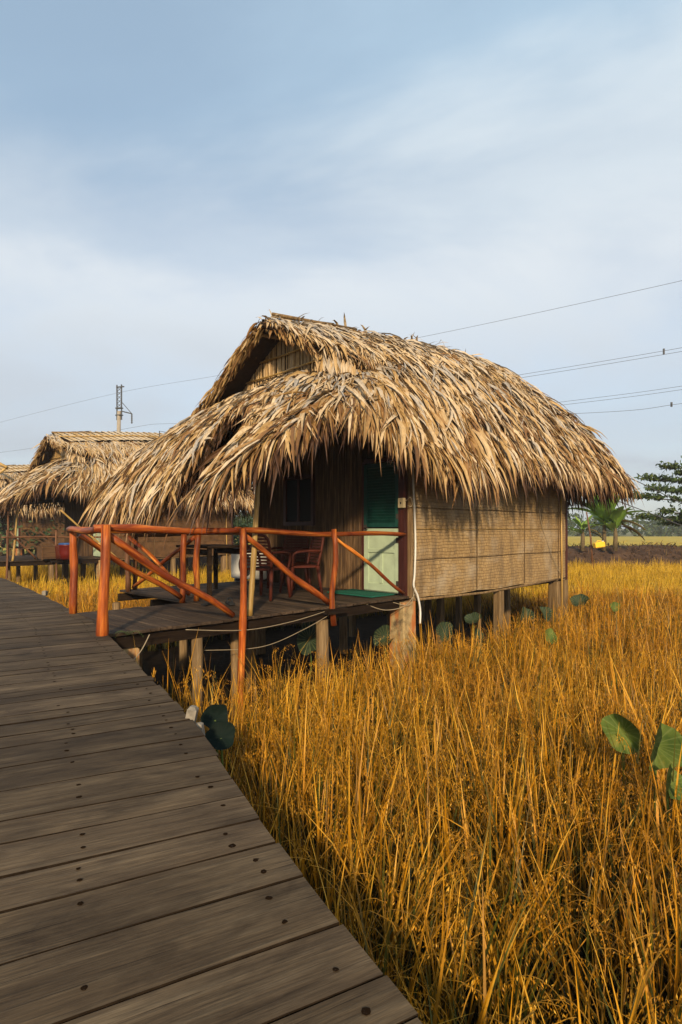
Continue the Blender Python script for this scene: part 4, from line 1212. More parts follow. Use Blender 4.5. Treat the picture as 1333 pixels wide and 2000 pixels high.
ac = thing('air_conditioner', 'white air conditioner outdoor unit standing at the far end of the porch', 'air conditioner', hw(-0.45, 3.45, 0), HUT_ANG)
mb = MB(); mb.cham((0, 0, 0.32), (0.28, 0.74, 0.52), 0.02); mb.build('casing', M_white, ac)
mb = MB()
for rr in (0.20, 0.15, 0.10, 0.05):
    mb.tube([(-0.155, -0.1 + rr * math.cos(a), 0.32 + rr * math.sin(a)) for a in np.linspace(0, 2 * math.pi, 25)], 0.004, 4, False)
mb.build('grille', M_steel, ac)
mb = MB(); mb.add([(-0.143, -0.1 + 0.21 * math.cos(a), 0.32 + 0.21 * math.sin(a)) for a in np.linspace(0, 2 * math.pi, 24, endpoint=False)] + [(-0.146, -0.1, 0.32)], [], [(24, (k + 1) % 24, k) for k in range(24)]); mb.build('fan_opening', M_black, ac)
for sy in (-0.25, 0.25):
    mb = MB(); mb.box((0, sy, 0.03), (0.26, 0.06, 0.06)); mb.build('foot', M_steel, ac)
mb = MB(); vs = []
for i in range(8):
    for j in range(6):
        vs.append((-0.62 + 0.55 * i / 7, 0.15 + 0.95 * j / 5, 0.014 + 0.004 * math.sin(i * 1.3 + j)))
mb.add(vs + [(x, y, -0.003) for x, y, z in vs], [(i * 6 + j, (i + 1) * 6 + j, (i + 1) * 6 + j + 1, i * 6 + j + 1) for i in range(7) for j in range(5)] + [(i * 6, i * 6 + 48, (i + 1) * 6 + 48, (i + 1) * 6) for i in range(7)] + [(j, j + 1, j + 49, j + 48) for j in range(5)])
o = mb.build('door_mat', M_mat); o.location = C0; o.rotation_euler = (0, 0, HUT_ANG)
setp(o, 'dark green mat lying before the door', 'mat')
for k, (x, y, rz, lab) in enumerate(((-2.72, 1.12, 0.4, 'black sandal on the deck planks, the one nearer the paired posts'), (-2.5, 0.95, 1.2, 'black sandal on the deck planks, the one nearer the bamboo post'))):
    sd = thing('sandal', lab, 'sandal', hw(x, y, 0), HUT_ANG + rz, 'sandals left on the deck')
    prof = [(-0.13, 0.03), (-0.10, 0.042), (-0.02, 0.036), (0.06, 0.05), (0.11, 0.045), (0.135, 0.02)]
    mb = MB(); vs = [(x_, sg * w_, z_) for z_ in (0.0, 0.022) for x_, w_ in prof for sg in (-1, 1)]
    q = [(2 * i + 12, 2 * i + 14, 2 * i + 15, 2 * i + 13) for i in range(5)] + [(2 * i, 2 * i + 2, 2 * i + 14, 2 * i + 12) for i in range(5)] + [(2 * i + 1, 2 * i + 13, 2 * i + 15, 2 * i + 3) for i in range(5)] + [(0, 12, 13, 1), (10, 11, 23, 22)]
    mb.add(vs, q); mb.build('sole', M_black, sd)
    mb = MB(); mb.tube(smooth_path([(0.0, -0.036, 0.015), (0.03, -0.03, 0.06), (0.06, 0, 0.07), (0.03, 0.03, 0.06), (0.0, 0.036, 0.015)], 5), 0.009, 6); mb.build('strap', M_black, sd, True)

# ------------------------------------------------------------------ odds and ends by the boardwalk
pk = thing('edge_block', 'small chipped whitewashed block standing at the boardwalk edge', 'block', at_z(370, 1398, 0.0) + Vector((0, 0, 0.035)))
mb = MB(); mb.cham((0.02, 0, -0.045), (0.05, 0.06, 0.13), 0.014, Matrix.Rotation(R(12), 4, 'Y')); mb.build('block', M_chalk, pk)
mb = MB(); mb.cham((0.04, -0.012, -0.12), (0.045, 0.05, 0.09), 0.012, Matrix.Rotation(R(-8), 4, 'Y')); mb.build('lower_block', M_chalk, pk)
pe = at_z(88, 1160, 0.0)
mb = MB(); mb.cham((pe.x, pe.y, 0.01), (0.06, 0.07, 0.08), 0.012)
setp(mb.build('edge_block', M_chalk), 'tiny dull block on the boardwalk edge left of the railing', 'block')

# ------------------------------------------------------------------ lotus leaves
def lotus(label, top, r, tilt_dir, tilt, cup=0.25, seed=0, mat=None, fold=0.0, fa=0.0):
    """top: centre of the blade; tilt: how far it leans towards tilt_dir"""
    pr = random.Random(seed)
    t = thing('lotus_leaf', label, 'lotus leaf', (top.x, top.y, GROUND_Z), 0, 'lotus leaves among the rice')
    nr, na = 6, 28; vs = [(0, 0, 0)]
    for i in range(1, nr + 1):
        f = i / nr
        for k in range(na):
            a = 2 * math.pi * k / na
            rr = r * f * (1 + 0.07 * math.sin(3 * a + seed) + 0.05 * math.sin(5 * a + 2 * seed))
            z = cup * r * f * f + 0.16 * r * f * f * math.sin(2 * a + seed) + 0.05 * r * f * math.sin(7 * a + seed)
            fd = rr * math.sin(a - fa)                    # the blade folds about a line through its centre
            z += fold * (math.hypot(fd, 0.25 * r) - 0.25 * r)
            vs.append((rr * math.cos(a) - fd * -math.sin(fa) * 0.35 * fold, rr * math.sin(a) - fd * math.cos(fa) * 0.35 * fold, z))
    tri = [(0, 1 + k, 1 + (k + 1) % na) for k in range(na)]
    q = [(1 + (i - 1) * na + k, 1 + i * na + k, 1 + i * na + (k + 1) % na, 1 + (i - 1) * na + (k + 1) % na) for i in range(1, nr) for k in range(na)]
    mb = MB(); mb.add(vs, q, tri)
    o = mb.build('blade', mat or M_lotus, t, True)
    ax = Vector((-math.sin(tilt_dir), math.cos(tilt_dir), 0))
    o.rotation_mode = 'QUATERNION'; o.rotation_quaternion = Quaternion(ax, tilt)
    o.location = (0, 0, top.z - GROUND_Z)
    mb = MB(); mb.tube(smooth_path([(pr.uniform(-0.1, 0.1), pr.uniform(-0.05, 0.15), -0.05), (0.02, 0.04, (top.z - GROUND_Z) * 0.5), (0, 0, top.z - GROUND_Z - 0.004)], 6), 0.008, 6); mb.build('stalk', M_leafg if False else M_lotus, t, True)
    return t


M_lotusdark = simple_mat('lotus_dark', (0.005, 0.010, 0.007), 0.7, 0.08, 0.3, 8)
cd = -math.pi / 2    # towards the camera
lotus('folded green lotus leaf in the rice with a yellow edge, left of the pair', at(1216, 1430, 4.0), 0.138, cd - 0.5, R(78), 0.30, 1, None, 0.8, 1.75)
lotus('tall yellowing lotus leaf in the rice near the right edge', at(1281, 1455, 3.75), 0.155, cd + 0.2, R(80), 0.22, 2, None, 0.9, 1.35)
lotus('low lotus leaf half hidden by rice at the right edge', at(1304, 1530, 3.5), 0.10, cd + 0.5, R(66), 0.3, 3, None, 0.7, 1.6)
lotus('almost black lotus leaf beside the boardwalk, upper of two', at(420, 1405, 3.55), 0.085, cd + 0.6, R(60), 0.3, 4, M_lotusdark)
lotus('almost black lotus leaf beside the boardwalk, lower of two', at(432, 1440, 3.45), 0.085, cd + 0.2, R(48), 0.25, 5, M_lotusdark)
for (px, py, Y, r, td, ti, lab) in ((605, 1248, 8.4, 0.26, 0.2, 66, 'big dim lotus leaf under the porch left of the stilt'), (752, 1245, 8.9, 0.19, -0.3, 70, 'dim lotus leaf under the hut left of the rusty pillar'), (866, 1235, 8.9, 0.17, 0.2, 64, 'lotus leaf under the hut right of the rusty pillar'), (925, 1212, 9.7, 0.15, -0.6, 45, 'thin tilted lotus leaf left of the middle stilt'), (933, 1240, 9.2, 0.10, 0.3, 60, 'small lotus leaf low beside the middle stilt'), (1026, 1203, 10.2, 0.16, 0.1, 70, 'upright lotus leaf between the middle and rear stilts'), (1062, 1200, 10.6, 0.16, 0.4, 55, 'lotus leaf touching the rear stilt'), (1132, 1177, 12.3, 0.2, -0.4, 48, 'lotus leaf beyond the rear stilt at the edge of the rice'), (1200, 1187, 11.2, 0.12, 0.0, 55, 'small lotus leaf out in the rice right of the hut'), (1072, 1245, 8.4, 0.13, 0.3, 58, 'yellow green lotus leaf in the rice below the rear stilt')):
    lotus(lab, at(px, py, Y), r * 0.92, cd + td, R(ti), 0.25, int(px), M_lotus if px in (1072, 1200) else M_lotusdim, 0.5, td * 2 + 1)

# fern tuft hanging by the walkway
fr = thing('fern', 'small green fern hanging under the walkway edge', 'fern', at(252, 1238, 5.75))
for k in range(7):
    a = -math.pi / 2 + (k - 3) * 0.45
    n_ = 10; P0 = []
    base = Vector((0, 0, 0)); L_ = 0.14 + 0.03 * (k % 3)
    vs, q, tn = [], [], []
    for i in range(n_):
        f = i / n_
        c = Vector((math.cos(a) * L_ * f * 1.1, math.sin(a) * L_ * f * 0.6, 0.05 * math.sin(f * 2.6) - 0.06 * f * f))
        for sg in (-1, 1):
            sd = Vector((-math.sin(a), math.cos(a), 0)) * sg
            w = 0.045 * (1 - f) * (0.4 + f)
            b0 = len(vs)
            vs += [c, c + sd * w + Vector((math.cos(a), math.sin(a), -0.3)) * 0.02, c + Vector((math.cos(a), math.sin(a), 0)) * 0.012]
            q.append((b0, b0 + 1, b0 + 2)); tn += [[0.75, 0, 0]] * 3
    link('frond', mesh_np('frond', [tuple(v_) for v_ in vs], np.array(q), M_leafg, False, np.array(tn)), fr)

# ------------------------------------------------------------------ things on the second hut's deck
o2 = OFF2
cr = thing('wooden_crate', 'brown wooden crate on the deck of the second hut', 'crate', at_z(97, 1092, -0.0) + Vector((0, 0, 0)), HUT_ANG)
mb = MB(); mb.box((0, 0, 0.22), (0.60, 0.46, 0.40)); mb.build('box', M_crate, cr)
for sx in (-1, 1):
    for sy in (-1, 1):
        mb = MB(); mb.box((sx * 0.285, sy * 0.225, 0.22), (0.05, 0.05, 0.44)); mb.build('corner_batten', M_crate, cr)
for (px, lab, m_, m2, h, w) in ((131, 'red plastic tub with a dark lid on the second deck', M_redtub, M_blue, 0.42, 0.24), (117, 'dull red bucket between the crate and the red tub', M_red, M_red, 0.34, 0.14)):
    tb_ = thing('plastic_tub', lab, 'tub', at_z(px, 1092, 0.0), 0)
    mb = MB(); prof = [(w * 0.82, 0.0), (w * 0.95, h * 0.5), (w, h), (w * 1.06, h + 0.02), (w * 1.06, h + 0.05)]
    mb.tube([(0, 0, z) for _, z in prof], [r_ for r_, _ in prof], 16); mb.build('body', m_, tb_, True)
    mb = MB(); mb.tube([(0, 0, h + 0.051), (0, 0, h + 0.09), (0, 0, h + 0.11)], [w * 1.05, w * 1.03, w * 0.8], 16); mb.build('lid', m2, tb_, True)
mb = MB(); c = hw(-2.4, 0.9, 0, OFF2)
sg_ = thing('hanging_lamp', 'small orange lantern hanging behind the railing post', 'lantern', at(194, 1075, 12.5))
mb = MB(); mb.tube([(0, 0, 0), (0, 0, 0.08), (0, 0, 0.16)], [0.05, 0.065, 0.05], 8); mb.build('shade', M_bamboo, sg_)
mb = MB(); mb.tube([(0, 0, 0.16), (0, 0, 0.75)], 0.006, 5); mb.build('cord', M_cable, sg_)

# ------------------------------------------------------------------ guy ropes on the hut's right
setp(tube_thing('guy_rope', [hw(5.05, -0.05, 2.05), at(1180, 968, 13.6), at(1300, 1014, 14.5), at(1420, 1062, 15.6)], 0.011, M_steel, n=5), 'dark guy rope from the hut wall out past the eave, lower one', 'rope')
setp(tube_thing('guy_rope', [at(1180, 915, 14.2), at(1240, 938, 14.6), at(1310, 972, 15.2), at(1420, 1028, 16.4)], 0.011, M_steel, n=5), 'dark guy rope behind the eave by the tree, upper one', 'rope')

# ------------------------------------------------------------------ utility pole and wires
PD = 50.0
pl = thing('utility_pole', 'concrete utility pole with a lattice head above the second hut', 'utility pole', (at(233, 1000, PD).x, PD, GROUND_Z), R(-20))
ztop = at(233, 755, PD).z - GROUND_Z; zmid = at(231, 803, PD).z - GROUND_Z
mb = MB(); mb.tube([(-0.25, 0, -0.3), (-0.1, 0, zmid * 0.6), (0, 0, zmid)], [0.24, 0.19, 0.15], 10); mb.build('pole', M_pole, pl, True)
for sx in (-0.24, 0.24):
    mb = MB(); mb.box((sx + 0.02, 0, (zmid + ztop) / 2 - 0.3), (0.08, 0.08, ztop - zmid + 0.9)); mb.build('lattice_leg', M_steel, pl)
nz = 5
for k in range(nz):
    z0 = zmid + 0.35 + (ztop - zmid - 0.4) * k / nz; z1 = zmid + 0.35 + (ztop - zmid - 0.4) * (k + 1) / nz
    for sg in (-1, 1):
        mb = MB(); mb.tube([(-0.22 * sg + 0.02, 0.03 * sg, z0), (0.22 * sg + 0.02, 0.03 * sg, z1)], 0.025, 4); mb.build('lattice_brace', M_steel, pl)
mb = MB(); mb.box((0.12, 0, ztop - 0.04), (0.75, 0.14, 0.08)); mb.build('cap_bar', M_steel, pl)
for z in (zmid - 0.35, zmid + 0.25):
    mb = MB(); mb.box((0.02, 0, z), (0.6, 0.3, 0.09)); mb.build('clamp', M_steel, pl)
az, ax_ = at(261, 810, PD).z - GROUND_Z, (261 - 232) / F_PX * PD
mb = MB(); mb.tube([(0.2, 0, zmid), (ax_ * 1.05, 0, az)], 0.05, 5); mb.build('arm', M_steel, pl)
mb = MB(); mb.tube([(0.25, 0, at(240, 785, PD).z - GROUND_Z), (ax_ * 1.05, 0, az)], 0.03, 5); mb.build('arm_tie', M_steel, pl)
mb = MB(); mb.tube([(ax_ * 1.05, 0, az - 0.02 - 0.09 * k) for k in range(10)], [0.045 if k % 2 else 0.075 for k in range(10)], 8); mb.build('insulator', M_steel, pl)


def wire(pts, r, label, group='power lines over the field', sag=0.0):
    P = smooth_path(pts, 10)
    mb = MB(); mb.tube(P, r, 4, False)
    return setp(mb.build('power_line', M_wire), label, 'power line', group)


wire([at(-70, 845, 62), at(0, 825, 60), at(228, 768, 50.2), at(440, 731, 44), at(815, 660, 34), at(1333, 548, 25), at(1600, 478, 22)], 0.009, 'single thin earth wire, highest, crossing from the pole over the ridge')
wire([at(-70, 897, 62), at(0, 884, 60), at(75, 873, 57), at(259, 835, 49.5), at(350, 827, 46), at(700, 822, 38), at(1160, 806, 31), at(1333, 788, 28.5), at(1600, 752, 26)], 0.011, 'lowest bundled power line, passing the insulator on the pole arm')
for (name, pts) in (('middle', [at(330, 862, 47), at(700, 832, 38), at(1130, 781, 29.5), at(1333, 754, 26.8), at(1600, 712, 24)]), ('upper', [at(330, 836, 47), at(700, 782, 37), at(1010, 733, 29.8), at(1333, 679, 25.5), at(1600, 628, 23)])):
    o = wire(pts, 0.009, '%s bundled power line of two strands right of the thatched roof' % name)
    P = smooth_path([p + Vector((0, 0, -0.16)) for p in pts], 10)
    mb = MB(); mb.tube(P, 0.009, 4, False); mb.build('lower_strand', M_wire, o)
    if name == 'upper':
        c = at(1297, 685, 25.9); mb = MB(); mb.box((c.x, c.y, c.z - 0.03), (0.06, 0.06, 0.24)); mb.build('spacer', M_steel, o)
mb = MB(); mb.box(tuple(at(1312, 790, 28.8)), (0.07, 0.07, 0.22)); mb.build('spacer', M_steel, bpy.data.objects['power_line.001'])
wire([at(160, 862, 51), at(229, 843, 50), at(232, 842, 50)], 0.02, 'slanting stay wire left of the utility pole', 'stay wires of the pole')
wire([at(232, 842, 50), at(252, 862, 50), at(275, 885, 50)], 0.02, 'slanting stay wire right of the utility pole', 'stay wires of the pole')
hk = thing('antenna_frame', 'small dark bent wire frame poking above the thatch', 'antenna', at(312, 862, 19))
mb = MB(); mb.tube([(0, 0, -0.5), (0, 0, 0.33), (0.42, 0, 0.25)], 0.018, 5); mb.build('rod', M_steel, hk)

# ------------------------------------------------------------------ vegetation helpers
def leaf_cards(centres, size, up_bias, rs):
    N = len(centres)
    n = nrmz(rs.normal(0, 1, (N, 3)) + np.array([0, 0, up_bias]))
    a = nrmz(np.cross(n, rs.normal(0, 1, (N, 3)))); b_ = np.cross(n, a)
    s_ = size * rs.uniform(0.6, 1.3, N)[:, None]
    P = np.stack([centres - a * s_, centres - b_ * s_ * 0.45, centres + a * s_, centres + b_ * s_ * 0.45], 1)
    q = np.arange(N * 4).reshape(-1, 4)
    return P.reshape(-1, 3), q


# the layered tree whose boughs reach in from the right
TD = 31.0
tr0 = at(1450, 1100, TD)
tree = thing('broad_tree', 'dark layered tree reaching in from the right edge', 'tree', (tr0.x, TD, GROUND_Z))
rs = np.random.default_rng(3)
mb = MB(); mb.tube([(0, 0, -0.2), (0.1, 0, 1.5), (-0.05, 0.1, 3.2), (0.05, 0, 5.2), (0, 0, 6.6)], [0.26, 0.2, 0.16, 0.1, 0.04], 9, True, 0.05); mb.build('trunk', M_bark, tree, True)
cen = []
for (px, py, dy) in ((1236, 970, -0.6), (1262, 935, 0.4), (1300, 912, -0.3), (1330, 925, 0.8), (1243, 1010, 0.5), (1275, 955, -1.0), (1300, 1000, -0.2), (1305, 1022, 0.9), (1340, 960, -0.8), (1350, 895, 0), (1380, 915, -1.5), (1350, 1010, 1.5), (1480, 900, 1), (1540, 940, -1), (1560, 985, 1), (1500, 960, -2.5), (1430, 880, 0), (1450, 940, 2.5), (1420, 985, -2.5)):
    tip = at(px, py, TD + dy) - Vector((tr0.x, TD, GROUND_Z))
    z0 = max(1.6, tip.z - 0.25 * abs(tip.x) * 0.3 - 0.3)
    mid = Vector((tip.x * 0.5, tip.y * 0.5, (z0 + tip.z) / 2 + 0.12))
    path = smooth_path([(0, 0, z0), mid, tip], 8)
    mb = MB(); mb.tube(path, list(np.linspace(0.07, 0.012, len(path))), 5); mb.build('bough', M_bark, tree, True)
    L_ = len(path)
    for i in range(2, L_):
        f = i / L_
        spread_ = 0.16 + 0.6 * (1 - f)
        for _ in range(int(70)):
            c = path[i] + Vector((rs.normal(0, 0.22), rs.normal(0, spread_), abs(rs.normal(0, 0.13)) - 0.05))
            cen.append(c)
cen = np.array([tuple(c) for c in cen])
sub = np.array([mnoise.noise(Vector(c * 1.7)) for c in cen])
cen = cen[sub > -0.22]
V, Q = leaf_cards(cen, 0.12, 0.7, rs)
setp(link('crown', mesh_np('crown', V, Q, M_leafg, False, np.repeat(rs.uniform(0, 1, (len(cen), 1)) * np.ones((1, 3)), 4, 0)), tree))

# bananas on the bank
def banana(label, px, py, D, h, nleaf, seed):
    pr = random.Random(seed)
    base = at(px, py, D)
    t = thing('banana_plant', label, 'banana plant', base, 0, 'banana plants on the earth bank')
    mb = MB(); mb.tube([(0, 0, -0.4), (0.02, 0, h * 0.2), (0, 0, h * 0.42)], [0.12, 0.1, 0.05], 8); mb.build('stem', M_bstem, t, True)
    for k in range(nleaf):
        a = 2 * math.pi * k / nleaf + pr.uniform(-0.3, 0.3)
        dead = k >= nleaf - 2
        el = pr.uniform(-0.5, 0.2) if dead else pr.uniform(0.35, 1.25)
        L_ = h * pr.uniform(0.55, 0.8); w = 0.12 * L_ * pr.uniform(0.85, 1.25)
        d = Vector((math.cos(a) * math.cos(el), math.sin(a) * math.cos(el), math.sin(el)))
        pos = Vector((0, 0, h * pr.uniform(0.22, 0.46))); vs, tn = [], []
        n_ = 9
        tone = 0.05 if dead else pr.uniform(0.45, 1.0)
        for i in range(n_):
            f = i / (n_ - 1)
            dd = (d + Vector((0, 0, -1)) * (0.9 if dead else 0.55) * f ** 1.7).normalized()
            if i: pos = pos + dd * L_ / (n_ - 1)
            sd = dd.cross(Vector((0, 0, 1))).normalized(); up = sd.cross(dd)
            ww = w * (0.12 if f < 0.15 else math.sin(min(1, (f - 0.1) / 0.9) * math.pi * 0.93 + 0.15) ** 0.6)
            rag = pr.uniform(0.85, 1.0)
            vs += [pos - sd * ww * rag + up * ww * 0.35, pos, pos + sd * ww + up * ww * 0.35]; tn += [[tone, 0, 0]] * 3
        q = [(i * 3 + j, i * 3 + j + 1, i * 3 + j + 4, i * 3 + j + 3) for i in range(n_ - 1) for j in range(2)]
        link('leaf', mesh_np('leaf', [tuple(v_) for v_ in vs], np.array(q), M_banana, True, np.array(tn)), t)
    return t


banana('large banana plant with broad bright leaves on the earth bank', 1180, 1060, 29.5, 2.8, 26, 4)
banana('smaller banana plant with drooping leaves right of the leaning stick', 1202, 1060, 29.0, 2.0, 20, 8)
banana('low banana shoot left of the leaning stick', 1138, 1060, 29.4, 1.6, 16, 15)
stp0, stp1 = at(1160, 1102, 26.4), at(1146, 1000, 26.6)
stk = thing('leaning_stick', 'thin leaning bamboo stick planted at the edge of the rice', 'stick', stp0)
mb = MB(); mb.tube([(0, 0, -0.6), (stp1 - stp0) * 0.5 + Vector((0.03, 0, 0)), stp1 - stp0], [0.05, 0.04, 0.028], 6); mb.build('pole', M_logdull, stk, True)
jc = thing('jerrycan', 'yellow plastic jerrycan hanging beside the leaning stick', 'jerrycan', at(1171, 1070, 26.2), R(8))
mb = MB(); mb.cham((0, 0, 0.135), (0.46, 0.22, 0.25), 0.035, Matrix.Rotation(R(-7), 4, 'Y')); mb.build('body', M_yellow, jc)
mb = MB(); mb.tube(smooth_path([(-0.12, 0, 0.25), (-0.08, 0, 0.31), (0.06, 0, 0.31), (0.1, 0, 0.27)], 4), 0.02, 6); mb.build('handle', M_yellow, jc, True)
mb = MB(); mb.tube([(0.17, 0, 0.27), (0.17, 0, 0.32)], 0.035, 8); mb.build('cap', M_white, jc, True)
mb = MB(); mb.tube([(-0.24, 0.02, 0.29), (-0.3, 0.03, 0.38)], 0.008, 4); mb.build('string', M_cable, jc)

# scrub and weeds over the bank
rs = np.random.default_rng(17)
N = 9000
xs = rs.uniform(-10, 45, N); ys = rs.uniform(26.8, 34.0, N)
zs = np.array([bank_z(a, b_) for a, b_ in zip(xs, ys)])
dirs = nrmz(np.stack([rs.normal(0, 0.6, N), rs.normal(0, 0.6, N), rs.uniform(0.3, 1.2, N)], 1))
nn = nrmz(np.cross(dirs, rs.normal(0, 1, (N, 3))))
tone = np.clip(rs.uniform(0, 0.8, N) + np.where(ys > 30.0, 0.35, 0) * (rs.random(N) > 0.45), 0, 1)
rng = rs
P, T = leaf_geo(np.stack([xs, ys, zs - 0.02], 1), dirs, nn, rs.uniform(0.12, 0.42, N), rs.uniform(0.02, 0.06, N), rs.uniform(0.1, 0.9, N), rs.uniform(0, 0.2, N), rs.normal(0, 0.4, N), rs.normal(0, 0.4, N), tone)
setp(link('bank_weeds', leaves_mesh('bank_weeds', P, T, M_scrub)), 'brown scrub and weeds covering the earth bank', kind='stuff')

# far wood beyond the fields
rs = np.random.default_rng(23)
cen = []
for k in range(330):
    x = rs.uniform(-150, 175); y = rs.uniform(120, 150)
    h = (3.0 + 2.6 * abs(mnoise.noise(Vector((x * 0.035, 0, 4)))) + rs.uniform(-0.6, 1.2)) * (1 + (y - 120) / 90)
    w = rs.uniform(1.8, 3.6)
    m_ = 90
    a = nrmz(rs.normal(0, 1, (m_, 3))) * rs.uniform(0.55, 1.0, (m_, 1)) ** 0.5
    cen.append(np.stack([x + a[:, 0] * w, y + a[:, 1] * w, -1.0 + (h + 0.4) * (0.5 + 0.5 * a[:, 2])], 1))
cen = np.concatenate(cen)
V, Q = leaf_cards(cen, 0.55, 0.4, rs)
setp(link('far_wood', mesh_np('far_wood', V, Q, M_farleaf, False, np.repeat(rs.uniform(0, 1, (len(cen), 1)) * np.ones((1, 3)), 4, 0))), 'hazy far-off belt of trees beyond the fields', kind='stuff')


def bush(name, label, cat, x, y, h, w, seed, n=700, leaf=0.13, group=None):
    rs = np.random.default_rng(seed)
    t = thing(name, label, cat, (x, y, GROUND_Z), 0, group)
    mb = MB(); mb.tube([(0, 0, -0.1), (0.05, 0, h * 0.4), (0, 0.05, h * 0.75)], [0.16, 0.11, 0.04], 7); mb.build('trunk', M_bark, t, True)
    cl = rs.normal(0, 1, (12, 3)) * np.array([w * 0.42, w * 0.42, h * 0.17]) + np.array([0, 0, h * 0.66])
    c = cl[rs.integers(0, 12, n)] + rs.normal(0, 1, (n, 3)) * np.array([w * 0.17, w * 0.17, h * 0.09])
    V, Q = leaf_cards(c, leaf, 0.5, rs)
    link('crown', mesh_np('crown', V, Q, M_farleaf, False, np.repeat(rs.uniform(0, 1, (n, 1)) * np.ones((1, 3)), 4, 0)), t)


for k, (px, D, h, w, lab) in enumerate(((90, 34, 3.6, 3.0, 'bushy green tree seen under the second hut eave'), (40, 38, 3.4, 3.2, 'green tree at the far left beyond the second hut'), (400, 36, 3.2, 3.4, 'dim green tree seen through the porch, left one'), (455, 40, 3.4, 3.4, 'dim green tree seen through the porch, middle one'), (500, 33, 3.0, 2.6, 'dim green tree seen through the porch beside the bamboo post'))):
    p = at(px, 1000, D); bush('bushy_tree', lab, 'tree', p.x, p.y, h, w, 50 + k, 900, 0.15, 'trees beyond the huts')

# ------------------------------------------------------------------ rice
def rice_clump(name, nb, npan, grains, rs, h=0.9, spread=0.06, wide=1.0, seed=0, mat=None):
    """one hill of rice: arching blades, culms and nodding panicles of grain"""
    V, Q, Tn = [], [], []

    def strip(pts, ws, side, tones):
        b0 = len(V)
        for p, w in zip(pts, ws):
            V.append(p - side * w / 2); V.append(p + side * w / 2)
        for t_ in tones: Tn.extend([[t_, 0, 0]] * 2)
        for i in range(len(pts) - 1): Q.append((b0 + 2 * i, b0 + 2 * i + 1, b0 + 2 * i + 3, b0 + 2 * i + 2))
    for k in range(nb):
        a = rs.uniform(0, 2 * math.pi); rr = spread * math.sqrt(rs.random())
        base = np.array([rr * math.cos(a), rr * math.sin(a), 0])
        la = a + rs.normal(0, 0.7); lean = rs.uniform(0.01, 0.24)
        L_ = h * rs.uniform(0.65, 1.15); bend = rs.uniform(0.0, 0.6) * (2.6 if rs.random() < 0.3 else 1)
        w = rs.uniform(0.006, 0.0125) * wide
        dxy = np.array([math.cos(la), math.sin(la), 0]); side = np.array([-math.sin(la + rs.normal(0, 0.6)), math.cos(la), 0])
        pts, ws, tn = [], [], []
        pos = base.copy(); n_ = 6
        green = rs.random() < 0.36
        tip = rs.uniform(0.42, 1.0) if not green else rs.uniform(0.14, 0.42)
        for i in range(n_):
            f = i / (n_ - 1)
            th = lean + bend * f ** 2
            if i: pos = pos + (dxy * math.sin(th) + np.array([0, 0, math.cos(th)])) * L_ / (n_ - 1)
            pts.append(pos.copy()); ws.append(w * (0.7, 1, 1, 0.85, 0.5, 0.06)[i]); tn.append(np.clip(tip - (0.72 - 0.90 * f if f < 0.8 else 0), 0.0, 1))  # greener and darker towards the base, with crop shade put into the tint
        strip(pts, ws, side, tn)
    for k in range(npan):
        a = rs.uniform(0, 2 * math.pi); rr = spread * math.sqrt(rs.random()) * 0.7
        pos = np.array([rr * math.cos(a), rr * math.sin(a), 0]); la = a + rs.normal(0, 0.8)
        dxy = np.array([math.cos(la), math.sin(la), 0]); side = np.array([-math.sin(la), math.cos(la), 0])
        L_ = h * rs.uniform(0.72, 0.98); lean = rs.uniform(0.02, 0.2)
        pts, ws, tn = [], [], []
        n_ = 5
        for i in range(n_):
            f = i / (n_ - 1); th = lean + 0.25 * f * f
            if i: pos = pos + (dxy * math.sin(th) + np.array([0, 0, math.cos(th)])) * L_ * 0.85 / (n_ - 1)
            pts.append(pos.copy()); ws.append(0.004 * wide); tn.append(0.05 + 0.45 * f)
        strip(pts, ws, side, tn)
        # nodding ear
        ear = L_ * rs.uniform(0.24, 0.34); th0 = lean + 0.3; cur = pos.copy(); path = [cur.copy()]; m_ = 8
        for i in range(m_):
            th = th0 + (i / m_) * rs.uniform(1.6, 2.5)
            cur = cur + (dxy * math.sin(th) + np.array([0, 0, math.cos(th)])) * ear / m_
            path.append(cur.copy())
        tone = rs.uniform(0.5, 0.85)
        strip(path, [0.003 * wide] * len(path), side, [tone - 0.1] * len(path))
        for g in range(grains):
            f = rs.random(); x = f * m_; i = min(int(x), m_ - 1)
            c = path[i] * (1 - (x - i)) + path[i + 1] * (x - i) + np.append(rs.normal(0, 0.011, 2), -abs(rs.normal(0, 0.018)))
            gd = nrmz(np.array([rs.normal(0, 0.35), rs.normal(0, 0.35), -1.0])); gs = nrmz(np.cross(gd, rs.normal(0, 1, 3)))
            gl, gw = 0.0075 * (1 + 0.5 * (wide - 1)), 0.0020 * wide
            b0 = len(V)
            V.extend([c - gd * gl, c - gs * gw, c + gd * gl, c + gs * gw]); t_ = np.clip(tone + rs.normal(0, 0.12), 0, 1)
            Tn.extend([[t_, 0, 0]] * 4); Q.append((b0, b0 + 1, b0 + 2, b0 + 3))
    me = mesh_np(name, np.array(V), np.array(Q), mat or M_rice, False, np.array(Tn))
    return bpy.data.objects.new(name, me)


